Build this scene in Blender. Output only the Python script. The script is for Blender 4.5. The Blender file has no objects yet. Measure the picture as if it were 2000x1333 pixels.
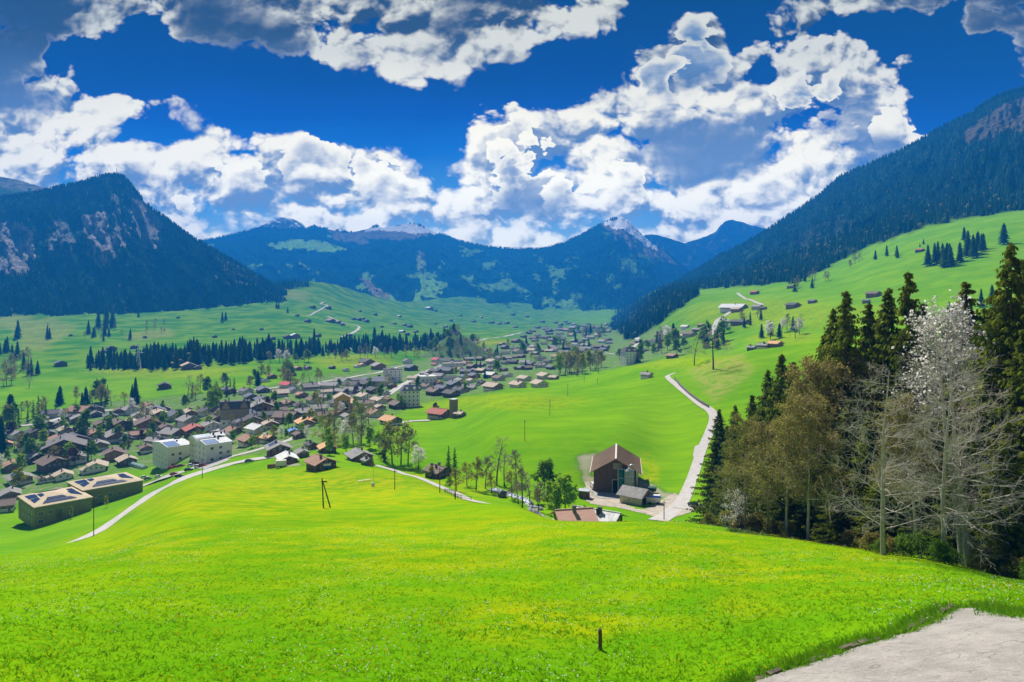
import bpy, math, random
import numpy as np
from mathutils import Vector, Matrix
SC = bpy.context.scene
COL = SC.collection
R = math.radians
F, U0, V0 = 1350.0, 1000.0, 600.0

# ---------------------------------------------------------------- camera, light, exposure
cd = bpy.data.cameras.new('camera'); cam = bpy.data.objects.new('camera', cd); COL.objects.link(cam)
cd.sensor_width = 36.0; cd.lens = 36.0 * F / 2000.0; cd.shift_y = -(666.5 - V0) / 2000.0
cd.clip_start = 0.5; cd.clip_end = 60000
cam.location = (0, 0, 0); cam.rotation_euler = (R(90), 0, 0)
SC.camera = cam
SC.view_settings.view_transform = 'Standard'; SC.view_settings.look = 'None'
SC.view_settings.exposure = 0.62; SC.view_settings.gamma = 1.0
SC.cycles.use_denoising = True
SC.cycles.max_bounces = 6; SC.cycles.transparent_max_bounces = 8; SC.cycles.volume_bounces = 1
SUN_AZ, SUN_EL = R(-22), R(50)
sdir = Vector((math.sin(SUN_AZ) * math.cos(SUN_EL), math.cos(SUN_AZ) * math.cos(SUN_EL), math.sin(SUN_EL)))
sl = bpy.data.lights.new('sun', 'SUN'); sl.energy = 5.0; sl.angle = R(0.6); sl.color = (1.0, 0.95, 0.86)
so = bpy.data.objects.new('sun', sl); COL.objects.link(so); so.rotation_euler = sdir.to_track_quat('Z', 'Y').to_euler()

class NT:
    """small helper round a node tree"""
    def __init__(s, t):
        s.t = t; s.n = t.nodes; s.l = t.links
    def new(s, typ, **kw):
        n = s.n.new(typ)
        for k, v in kw.items():
            if k in ('inp',):
                for i, x in v.items():
                    s.set(n, i, x)
            else:
                setattr(n, k, v)
        return n
    def set(s, n, i, x):
        if isinstance(x, bpy.types.NodeSocket): s.l.new(x, n.inputs[i])
        else: n.inputs[i].default_value = x
    def m(s, op, a, b=None, c=None, clamp=False):
        n = s.n.new('ShaderNodeMath'); n.operation = op; n.use_clamp = clamp
        for i, x in enumerate((a, b, c)):
            if x is not None: s.set(n, i, x)
        return n.outputs[0]
    def mix(s, f, a, b, blend='MIX'):
        n = s.n.new('ShaderNodeMix'); n.data_type = 'RGBA'; n.blend_type = blend
        s.set(n, 0, f)
        for i, x in ((6, a), (7, b)):
            if isinstance(x, tuple) and len(x) == 3: x = x + (1,)
            s.set(n, i, x)
        return n.outputs[2]
    def ss(s, x, lo, hi, a=0.0, b=1.0):
        n = s.n.new('ShaderNodeMapRange'); n.interpolation_type = 'SMOOTHSTEP'
        s.set(n, 0, x); s.set(n, 1, lo); s.set(n, 2, hi); s.set(n, 3, a); s.set(n, 4, b)
        return n.outputs[0]
    def lin(s, x, lo, hi, a=0.0, b=1.0):
        n = s.n.new('ShaderNodeMapRange'); s.set(n, 0, x); s.set(n, 1, lo); s.set(n, 2, hi); s.set(n, 3, a); s.set(n, 4, b)
        return n.outputs[0]
    def noise(s, vec, scale, detail=4, rough=0.55, dist=0.0, dim='3D'):
        n = s.n.new('ShaderNodeTexNoise'); n.noise_dimensions = dim
        s.set(n, 'Vector', vec); s.set(n, 'Scale', scale); s.set(n, 'Detail', detail); s.set(n, 'Roughness', rough); s.set(n, 'Distortion', dist)
        return n.outputs['Fac'], n.outputs['Color']
    def ramp(s, f, stops, interp='LINEAR'):
        n = s.n.new('ShaderNodeValToRGB'); e = n.color_ramp.elements; n.color_ramp.interpolation = interp
        while len(e) > 1: e.remove(e[-1])
        e[0].position = stops[0][0]; e[0].color = tuple(stops[0][1]) + (1,)
        for p, c in stops[1:]:
            x = e.new(p); x.color = tuple(c) + (1,)
        s.set(n, 0, f)
        return n.outputs[0]

# ---------------------------------------------------------------- sky: Nishita air with procedural cumulus
# rows of the cloud map: elevation row -> {azimuth column: (cover, brightness)}
CLOUD = {
 -120: "0 .9 .2|200 .9 .3|500 .9 .3|900 .9 .4|1200 .5 .6|1400 .2 .6|1700 .5 .5|2000 .6 .3",
 0: "0 1 .1|110 1 .12|160 1 .5|220 1 .7|300 1 .75|350 1 .35|400 1 .2|500 1 .35|600 1 .5|700 1 .8|800 1 .8|900 1 .35|1000 1 .3|1060 1 .6|1100 1 .8|1200 .9 .9|1260 .25 .9|1320 0 .9|1450 .1 .8|1550 .35 .7|1620 .85 .6|1700 .85 .6|1800 .8 .45|1900 .85 .25|2000 .9 .3",
 50: "0 1 .10|110 1 .12|150 .9 .55|180 .85 .8|220 .45 .8|260 .3 .7|310 .5 .7|350 .9 .3|420 1 .18|500 1 .3|570 1 .4|630 1 .75|700 1 .85|800 1 .7|900 1 .4|1000 1 .75|1100 1 .85|1180 .75 .9|1230 .1 .9|1290 .1 .9|1340 .75 .7|1390 .8 .6|1420 .3 .8|1500 .85 .8|1570 1 .85|1640 .75 .85|1700 .35 .8|1780 .2 .6|1900 .55 .25|2000 .9 .25",
 100: "0 1 .10|60 1 .15|120 .2 .5|200 0 .5|380 .05 .3|480 .4 .15|600 .6 .35|640 .85 .9|700 1 .9|800 1 .6|900 1 .55|1000 .95 .9|1070 .4 .9|1130 0 .9|1200 .1 .9|1235 .75 .85|1300 .95 .5|1350 1 .3|1395 .85 .5|1420 .3 .8|1450 .9 .85|1550 1 .85|1650 1 .8|1720 .85 .9|1775 .9 .95|1805 .2 .9|1850 0 .9|1950 .25 .35|2000 .7 .35",
 150: "0 1 .15|50 .75 .3|100 .95 .85|145 .95 .95|175 .2 .9|250 0 .9|620 .05 .9|690 .2 .9|760 .55 .9|810 .75 .95|860 .35 .9|950 .05 .9|1100 0 .9|1200 .2 .9|1230 .75 .8|1300 1 .35|1350 1 .25|1400 .85 .45|1440 .6 .9|1490 .2 .9|1530 .8 .85|1600 .95 .8|1700 1 .85|1760 .9 .9|1800 .1 .9|1920 0 .9|1970 .6 .95|2000 .95 .95",
 200: "0 1 .3|60 1 .35|110 1 .5|160 1 .85|220 .9 .95|300 .6 .9|370 .35 .9|420 0 .9|600 0 .9|640 .35 .9|680 0 .9|900 0 .9|940 .6 .9|1000 .8 .75|1050 .35 .9|1100 .5 .9|1140 .9 .95|1250 1 .95|1400 1 .92|1460 .8 .9|1520 .9 .8|1560 1 .45|1620 1 .25|1680 .8 .5|1750 .85 .9|1800 .5 .9|1850 .05 .9|2000 .2 .9",
 250: "0 1 .8|100 1 .85|200 .95 .9|250 .4 .9|320 .25 .9|380 .6 .9|440 .95 1|500 .7 .95|560 .4 .9|620 .1 .9|800 0 .9|880 .3 .9|920 .8 .9|960 1 .4|1000 1 .35|1060 1 .6|1120 1 .8|1200 1 .9|1300 1 .3|1400 1 .2|1480 1 .6|1550 1 .6|1620 1 .3|1700 1 .3|1760 .9 .8|1810 .4 .9|1860 .1 .9|2000 .1 .9",
 300: "0 1 .9|100 1 .95|200 1 .85|300 .9 .95|400 1 .8|500 1 .85|600 1 .8|660 .85 .9|720 1 .95|770 .85 .6|820 .3 .9|860 .35 .9|910 .9 .95|960 1 .7|1010 1 .35|1060 1 .35|1110 1 .7|1150 .95 .85|1220 1 .5|1300 1 .2|1400 1 .2|1480 1 .4|1540 1 .95|1600 1 .7|1680 .95 .5|1760 .9 .6|1850 .5 .8|2000 .3 .8",
 350: "0 1 .85|100 1 .6|200 1 .75|300 1 .85|400 1 .75|500 1 .5|560 1 .4|620 1 .75|700 1 .6|760 1 .4|820 1 .9|900 1 .95|950 1 .6|1000 1 .25|1060 1 .2|1110 1 .5|1160 1 .9|1230 1 .8|1300 1 .45|1400 1 .35|1500 1 .5|1600 1 .6|1700 1 .7|2000 .6 .7",
 400: "0 1 .8|300 1 .95|400 1 .85|500 1 .85|560 1 .55|620 1 .55|700 1 .8|800 1 1|860 1 .95|920 .85 .7|980 1 .5|1040 1 .3|1090 1 .5|1150 1 .95|1230 1 .85|1290 1 .85|1350 1 1|1420 1 .85|1500 1 .85|1600 1 .8|2000 .8 .8",
 450: "0 1 .9|350 1 1|410 .7 .9|480 .9 1|600 1 .9|700 1 .9|800 1 1|880 .8 .9|960 .9 1|1100 1 1|1200 .95 .8|1300 1 .6|1400 1 .7|1500 1 .8|1700 1 .8|2000 .9 .8",
 520: "0 1 .9|1000 1 1|2000 1 .9",
}
EXP = 2 ** 0.62
W = bpy.data.worlds.new('World'); SC.world = W; W.use_nodes = True
w = NT(W.node_tree); w.n.clear()
SKYS = 0.12
W.cycles.sampling_method = 'MANUAL'; W.cycles.sample_map_resolution = 512
tc = w.new('ShaderNodeTexCoord'); sep = w.new('ShaderNodeSeparateXYZ'); w.l.new(tc.outputs['Generated'], sep.inputs[0])
dx, dy, dz = sep.outputs
yy = w.m('MAXIMUM', w.m('ABSOLUTE', dy), 0.12)
gx = w.m('DIVIDE', dx, yy); gz = w.m('DIVIDE', dz, yy)
cmb = w.new('ShaderNodeCombineXYZ'); w.set(cmb, 0, gx); w.set(cmb, 1, w.m('MULTIPLY', gz, 1.35)); pv = cmb.outputs[0]
_, wc = w.noise(pv, 7.0, 4, 0.55)
va = w.new('ShaderNodeVectorMath', operation='SUBTRACT'); w.set(va, 0, wc); va.inputs[1].default_value = (.5, .5, .5)
vs = w.new('ShaderNodeVectorMath', operation='SCALE'); w.set(vs, 0, va.outputs[0]); vs.inputs['Scale'].default_value = 0.055
vw = w.new('ShaderNodeVectorMath', operation='ADD'); w.set(vw, 0, pv); w.set(vw, 1, vs.outputs[0])
sp2 = w.new('ShaderNodeSeparateXYZ'); w.set(sp2, 0, vw.outputs[0])
uu = w.m('ADD', w.m('MULTIPLY', sp2.outputs[0], F / 2000), 0.5, clamp=True)      # azimuth 0..1
vv = w.m('SUBTRACT', V0, w.m('MULTIPLY', sp2.outputs[1], F / 1.35))              # elevation row
rows = sorted(CLOUD)
cov = bri = None
for i, r in enumerate(rows):
    st = []
    for q in CLOUD[r].split('|'):
        a, c, b = [float(z) for z in q.split()]
        st.append((min(1, max(0, a / 2000)), (c, b, 0)))
    col = w.ramp(uu, st)
    lo = rows[i - 1] if i else r - 100000; hi = rows[i + 1] if i + 1 < len(rows) else r + 100000
    up = w.lin(vv, lo, r, 0 if i else 1, 1); dn = w.lin(vv, r, hi, 1, 0 if i + 1 < len(rows) else 1)
    wt = w.m('MULTIPLY', up, dn)
    vm = w.new('ShaderNodeVectorMath', operation='SCALE'); w.set(vm, 0, col); w.set(vm, 'Scale', wt)
    if cov is None: cov = vm.outputs[0]
    else:
        ad = w.new('ShaderNodeVectorMath', operation='ADD'); w.set(ad, 0, cov); w.set(ad, 1, vm.outputs[0]); cov = ad.outputs[0]
sc_ = w.new('ShaderNodeSeparateXYZ'); w.set(sc_, 0, cov); cv, br = sc_.outputs[0], sc_.outputs[1]
def cloud_noise(off, det):
    v = w.new('ShaderNodeVectorMath', operation='ADD'); w.set(v, 0, vw.outputs[0]); v.inputs[1].default_value = off
    return w.noise(v.outputs[0], 8.0, det, 0.54, 0.0, '2D')[0]
def puffs(off):
    v = w.new('ShaderNodeVectorMath', operation='ADD'); w.set(v, 0, vw.outputs[0]); v.inputs[1].default_value = off
    vo = w.new('ShaderNodeTexVoronoi', feature='SMOOTH_F1', voronoi_dimensions='2D'); w.set(vo, 'Vector', v.outputs[0]); vo.inputs['Scale'].default_value = 11.0
    vo.inputs['Smoothness'].default_value = .18; vo.inputs['Detail'].default_value = 3.0; vo.inputs['Roughness'].default_value = 0.5; vo.inputs['Lacunarity'].default_value = 2.3
    return w.m('SUBTRACT', 1.0, w.m('MULTIPLY', vo.outputs['Distance'], vo.outputs['Distance']))
f0 = cloud_noise((0, 0, 0), 9); p0 = puffs((0, 0, 0)); p1 = puffs((-0.006, 0.015, 0))
s0 = cloud_noise((0, 0, 0), 2.5); s1 = cloud_noise((-0.02, 0.045, 0), 2.5)
n0 = w.m('ADD', w.m('MULTIPLY', w.m('SUBTRACT', f0, 0.5), 0.75), w.m('MULTIPLY', w.m('SUBTRACT', p0, 0.72), 0.55))
dens = w.m('ADD', w.m('MULTIPLY_ADD', cv, 1.15, -0.44), n0)
soft = w.ss(vv, 180, 430)
alpha = w.ss(dens, w.m('MULTIPLY_ADD', soft, -.10, -.03), w.m('MULTIPLY_ADD', soft, .22, .20))
edge = w.ss(dens, 0.03, 0.30, 1.0, 0.0)                     # thin rims let the light through
crisp = w.ss(br, .2, .75)
relief = w.m('MULTIPLY', w.m('ADD', w.m('MULTIPLY', w.m('SUBTRACT', p0, p1), 1.25), w.m('MULTIPLY', w.m('SUBTRACT', s0, s1), 1.7)), w.m('MULTIPLY_ADD', crisp, .7, .3))
lit = w.m('ADD', w.m('ADD', w.m('MULTIPLY_ADD', br, 0.92, -0.10), relief), w.m('MULTIPLY', edge, w.m('MULTIPLY', w.m('SUBTRACT', 1.05, br), 0.75)), clamp=True)
lowness = w.ss(vv, 60, 240)                                 # 0 at the zenith side, 1 lower down
lit = w.m('MULTIPLY', lit, w.ss(br, .05, .45, .30, 1.0))
hv = w.lin(vv, -100, 500)
dark = w.ramp(hv, [(0, (0.02, 0.01, 0.0)), (.28, (0.04, 0.03, 0.0)), (.5, (0.17, 0.22, 0.32)), (.75, (0.32, 0.40, 0.50)), (1, (0.6, 0.7, 0.7))])
white = w.ramp(hv, [(0, (0.27, 0.26, 0.19)), (.33, (0.31, 0.29, 0.21)), (.67, (0.60, 0.53, 0.35)), (.92, (.92, .82, .54)), (1, (.9, .82, .55))])
white = w.mix(1.0, white, (3.5, 3.5, 3.5), 'MULTIPLY')
cc = w.mix(w.ss(lit, 0.0, 1.08), dark, white)
# towering cumulus: dark blue bodies with sunlit rims, dissolving downwards
TOW = [(1350, 110, 62, 78, .12), (1285, 150, 70, 52, .25), (985, 262, 66, 66, .3), (1050, 340, 92, 88, .22), (1110, 365, 60, 60, .4),
       (1585, 205, 82, 78, .2), (735, 335, 80, 66, .45), (620, 315, 80, 56, .55), (1232, 355, 52, 62, .5), (1752, 245, 60, 46, .6), (380, 390, 60, 44, .7), (485, 330, 70, 50, .6)]
px = w.m('MULTIPLY_ADD', sp2.outputs[0], F, U0)
nn = n0
ta = tr = tb = None
for (cu, cvv, ru, rv, bb) in TOW:
    ex = w.m('DIVIDE', w.m('SUBTRACT', px, cu), ru); ey = w.m('DIVIDE', w.m('SUBTRACT', vv, cvv), rv)
    ln = w.m('SQRT', w.m('ADD', w.m('MULTIPLY', ex, ex), w.m('MULTIPLY', w.m('MULTIPLY', ey, ey), w.m('LESS_THAN', ey, 0.0))))
    f = w.m('ADD', w.m('SUBTRACT', 1.0, ln), w.m('MULTIPLY', nn, 1.5))
    fade = w.ss(ey, .1, 1.3, 1, 0)
    a_ = w.m('MULTIPLY', w.ss(f, 0.0, 0.07), fade)
    r_ = w.m('MULTIPLY', w.ss(f, 0.02, 0.50, .95, w.m('ADD', bb, 0.14)), w.ss(ey, -.2, .9, 1, .6))
    if ta is None: ta, tl = a_, w.m('MULTIPLY', r_, 1.0)
    else:
        tl = w.m('ADD', w.m('MULTIPLY', tl, w.m('SUBTRACT', 1.0, a_)), w.m('MULTIPLY', r_, a_)); ta = w.m('MAXIMUM', ta, a_)
tl = w.m('ADD', tl, w.m('MULTIPLY', relief, .55), clamp=True)
tcol = w.mix(w.ss(tl, .08, .92), (0.16, 0.25, 0.38), white)
cc = w.mix(ta, cc, tcol)
alpha = w.m('MAXIMUM', alpha, ta)
k = 1.0 / (EXP * SKYS)
cloudcol = w.mix(1.0, cc, (k, k, k), 'MULTIPLY')
sky = w.new('ShaderNodeTexSky', sky_type='NISHITA', sun_disc=False)
sky.sun_elevation = SUN_EL; sky.sun_rotation = SUN_AZ; sky.altitude = 1000
tint = w.ramp(w.lin(vv, 0, 500), [(0, (0, 0.005, .075)), (.3, (0, .010, .14)), (.45, (0.001, .04, .28)), (.6, (.01, .14, .42)), (.8, (.2, .42, .55)), (1, (.8, .9, .8))])
skc = w.mix(1.0, sky.outputs[0], tint, 'MULTIPLY')
out = w.mix(alpha, skc, cloudcol)
bg = w.new('ShaderNodeBackground'); w.set(bg, 0, out); bg.inputs[1].default_value = SKYS
wo = w.new('ShaderNodeOutputWorld'); w.l.new(bg.outputs[0], wo.inputs[0])

# ---------------------------------------------------------------- numpy helpers
def _h(ix, iy, seed):
    n = (ix.astype(np.int64) * 374761393 + iy.astype(np.int64) * 668265263 + seed * 144665) & 0xFFFFFFFF
    n = ((n ^ (n >> 13)) * 1274126177) & 0xFFFFFFFF
    return ((n ^ (n >> 16)) & 0xFFFF) / 65535.0
def vnoise(x, y, seed=0):
    x = np.asarray(x, float); y = np.asarray(y, float)
    ix = np.floor(x); iy = np.floor(y); fx = x - ix; fy = y - iy
    fx = fx * fx * (3 - 2 * fx); fy = fy * fy * (3 - 2 * fy)
    a = _h(ix, iy, seed); b = _h(ix + 1, iy, seed); c = _h(ix, iy + 1, seed); d = _h(ix + 1, iy + 1, seed)
    return (a + (b - a) * fx) * (1 - fy) + (c + (d - c) * fx) * fy
def fbm(x, y, seed=0, oct=4, g=0.5):
    s = 0; a = 1; t = 0
    for i in range(oct):
        s = s + a * vnoise(np.asarray(x) * 2 ** i, np.asarray(y) * 2 ** i, seed + i * 17); t += a; a *= g
    return s / t
def pchip(xk, yk, xq):
    """monotone cubic along the last axis of yk"""
    xk = np.asarray(xk, float); yk = np.asarray(yk, float)
    h = np.diff(xk); d = np.diff(yk, axis=-1) / h
    m = np.zeros_like(yk)
    d0, d1 = d[..., :-1], d[..., 1:]
    w1 = 2 * h[1:] + h[:-1]; w2 = h[1:] + 2 * h[:-1]
    with np.errstate(all='ignore'):
        mm = (w1 + w2) / (w1 / d0 + w2 / d1)
    m[..., 1:-1] = np.where(d0 * d1 > 0, mm, 0)
    m[..., 0] = d[..., 0]; m[..., -1] = d[..., -1]
    i = np.clip(np.searchsorted(xk, xq, side='right') - 1, 0, len(xk) - 2)
    t = (xq - xk[i]) / h[i]
    a, b, ma, mb = yk[..., i], yk[..., i + 1], m[..., i] * h[i], m[..., i + 1] * h[i]
    return a * (2 * t**3 - 3 * t**2 + 1) + ma * (t**3 - 2 * t**2 + t) + b * (-2 * t**3 + 3 * t**2) + mb * (t**3 - t**2)
def inpoly(u, v, poly):
    u = np.asarray(u, float); v = np.asarray(v, float); r = np.zeros(u.shape, bool); n = len(poly)
    for i in range(n):
        (x0, y0), (x1, y1) = poly[i], poly[(i + 1) % n]
        c = ((y0 > v) != (y1 > v))
        with np.errstate(all='ignore'):
            xi = (x1 - x0) * (v - y0) / ((y1 - y0) if y1 != y0 else 1e-9) + x0
        r ^= c & (u < xi)
    return r

# ---------------------------------------------------------------- objects
def mesh(name, V, Fc, mats=None, midx=None, smooth=False, attr=None):
    """V (n,3); Fc an (m,k) array or a list of such arrays"""
    if isinstance(Fc, np.ndarray): Fc = [Fc]
    Fc = [np.asarray(f, np.int32) for f in Fc if len(f)]
    me = bpy.data.meshes.new(name)
    V = np.asarray(V, np.float32); me.vertices.add(len(V)); me.vertices.foreach_set('co', V.ravel())
    tot = np.concatenate([np.full(len(f), f.shape[1], np.int32) for f in Fc]); loops = np.concatenate([f.ravel() for f in Fc])
    me.loops.add(len(loops)); me.loops.foreach_set('vertex_index', loops)
    me.polygons.add(len(tot)); me.polygons.foreach_set('loop_start', np.concatenate([[0], np.cumsum(tot)[:-1]]).astype(np.int32))
    me.polygons.foreach_set('loop_total', tot)
    for m in (mats or []): me.materials.append(m)
    if midx is not None: me.polygons.foreach_set('material_index', np.asarray(midx, np.int32))
    if smooth: me.polygons.foreach_set('use_smooth', np.ones(len(tot), bool))
    me.update(calc_edges=True); me.validate()
    if attr is not None:
        a = me.color_attributes.new('mask', 'FLOAT_COLOR', 'POINT'); a.data.foreach_set('color', np.asarray(attr, np.float32).ravel())
    return me
def obj(name, me, parent=None, loc=None, rz=0, kind=None):
    o = bpy.data.objects.new(name, me); COL.objects.link(o)
    if parent is not None: o.parent = parent
    if loc is not None: o.location = loc
    if rz: o.rotation_euler = (0, 0, rz)
    if kind: o['kind'] = kind
    return o
def tag(o, label, cat, group=None):
    o['label'] = label; o['category'] = cat
    if group: o['group'] = group
    return o
def empty(name, loc, rz=0, label=None, cat=None, group=None, scale=None):
    o = obj(name, None, None, loc, rz); o.empty_display_size = 0.5
    if scale is not None: o.scale = scale
    if label: tag(o, label, cat, group)
    return o

class MB:
    """collects boxes, tubes and polygons into one mesh, with a material slot per piece"""
    def __init__(s): s.v = []; s.f = []; s.m = []
    def add(s, vs, fs, mi=0):
        o = len(s.v); s.v += [tuple(p) for p in vs]; s.f += [tuple(i + o for i in f) for f in fs]; s.m += [mi] * len(fs); return s
    def box(s, x0, x1, y0, y1, z0, z1, mi=0, M=None):
        vs = [(x, y, z) for z in (z0, z1) for x, y in ((x0, y0), (x1, y0), (x1, y1), (x0, y1))]
        if M is not None: vs = [M @ Vector(p) for p in vs]
        return s.add(vs, [(3, 2, 1, 0), (4, 5, 6, 7), (0, 1, 5, 4), (1, 2, 6, 5), (2, 3, 7, 6), (3, 0, 4, 7)], mi)
    def prism(s, poly, axis, a, b, mi=0):
        """extrude a 2D polygon; axis 'x': poly is (y,z); axis 'y': (x,z); axis 'z': (x,y)"""
        def P3(p, t): return {'x': (t, p[0], p[1]), 'y': (p[0], t, p[1]), 'z': (p[0], p[1], t)}[axis]
        n = len(poly); vs = [P3(p, a) for p in poly] + [P3(p, b) for p in poly]
        fs = [tuple(range(n))[::-1], tuple(range(n, 2 * n))] + [(i, (i + 1) % n, (i + 1) % n + n, i + n) for i in range(n)]
        return s.add(vs, fs, mi)
    def tube(s, pts, rad, n=6, mi=0, caps=True):
        pts = [Vector(p) for p in pts]; rad = rad if isinstance(rad, (list, tuple)) else [rad] * len(pts); vs = []; fs = []
        for i, p in enumerate(pts):
            d = (pts[min(i + 1, len(pts) - 1)] - pts[max(i - 1, 0)]).normalized()
            a = d.orthogonal().normalized() if abs(d.z) < .95 else Vector((1, 0, 0)); a = (a - d * a.dot(d)).normalized(); b = d.cross(a)
            for k in range(n):
                t = 2 * math.pi * k / n; vs.append(p + (a * math.cos(t) + b * math.sin(t)) * rad[i])
        for i in range(len(pts) - 1):
            for k in range(n): fs.append((i * n + k, i * n + (k + 1) % n, (i + 1) * n + (k + 1) % n, (i + 1) * n + k))
        if caps: fs += [tuple(range(n))[::-1], tuple(range((len(pts) - 1) * n, len(pts) * n))]
        return s.add(vs, fs, mi)
    def lathe(s, prof, n=16, mi=0, c=(0, 0)):
        vs = []; fs = []
        for r, z in prof:
            for k in range(n):
                t = 2 * math.pi * k / n; vs.append((c[0] + r * math.cos(t), c[1] + r * math.sin(t), z))
        for i in range(len(prof) - 1):
            for k in range(n): fs.append((i * n + k, i * n + (k + 1) % n, (i + 1) * n + (k + 1) % n, (i + 1) * n + k))
        fs += [tuple(range(n))[::-1], tuple(range((len(prof) - 1) * n, len(prof) * n))]
        return s.add(vs, fs, mi)
    def build(s, name, mats, smooth=False):
        me = bpy.data.meshes.new(name); me.from_pydata(s.v, [], s.f)
        for m in (mats if isinstance(mats, (list, tuple)) else [mats]): me.materials.append(m)
        me.polygons.foreach_set('material_index', s.m)
        if smooth: me.polygons.foreach_set('use_smooth', [True] * len(me.polygons))
        me.update(); return me
    def bmesh_bevel(s): return s

# ---------------------------------------------------------------- materials
MATS = {}
def mat(name, col, rough=0.8, var=0.25, scale=1.5, col2=None, metal=0.0, bump=0.0, stretch=None, detail=4, spec=0.3):
    """a principled material whose colour wanders with noise"""
    if name in MATS: return MATS[name]
    m = bpy.data.materials.new(name); m.use_nodes = True; t = NT(m.node_tree); b = t.n['Principled BSDF']
    tc = t.new('ShaderNodeTexCoord'); vec = tc.outputs['Object']
    if stretch:
        mp = t.new('ShaderNodeMapping'); t.l.new(vec, mp.inputs[0]); mp.inputs['Scale'].default_value = stretch; vec = mp.outputs[0]
    oi = t.new('ShaderNodeObjectInfo')
    f, _ = t.noise(vec, scale, detail, 0.6)
    c2 = col2 or tuple(x * (1 - var) for x in col); c1 = tuple(min(1, x * (1 + var * .7)) for x in col)
    c = t.mix(t.ss(f, 0.3, 0.7), c2, c1)
    c = t.mix(t.lin(oi.outputs['Random'], 0, 1, 0, 0.22), c, tuple(x * .62 for x in col))
    t.set(b, 'Base Color', c); b.inputs['Roughness'].default_value = rough; b.inputs['Metallic'].default_value = metal
    b.inputs['Specular IOR Level'].default_value = spec
    if bump:
        bn = t.new('ShaderNodeBump'); bn.inputs['Strength'].default_value = bump; t.set(bn, 'Height', f); t.l.new(bn.outputs[0], b.inputs['Normal'])
    MATS[name] = m; return m
def leafmat(name, c1, c2, trans=0.35, scale=0.35):
    if name in MATS: return MATS[name]
    m = bpy.data.materials.new(name); m.use_nodes = True; t = NT(m.node_tree); t.n.remove(t.n['Principled BSDF'])
    g = t.new('ShaderNodeNewGeometry'); oi = t.new('ShaderNodeObjectInfo')
    f, _ = t.noise(g.outputs['Position'], scale, 3, 0.6)
    c = t.mix(t.ss(f, 0.32, 0.68), c1, c2)
    c = t.mix(t.lin(oi.outputs['Random'], 0, 1, 0, 0.35), c, tuple(x * .6 for x in c1))
    a = t.new('ShaderNodeBsdfDiffuse'); b = t.new('ShaderNodeBsdfTranslucent'); t.set(a, 0, c); t.set(b, 0, c)
    mx = t.new('ShaderNodeMixShader'); mx.inputs[0].default_value = trans; t.l.new(a.outputs[0], mx.inputs[1]); t.l.new(b.outputs[0], mx.inputs[2])
    t.l.new(mx.outputs[0], t.n['Material Output'].inputs[0]); MATS[name] = m; return m
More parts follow.
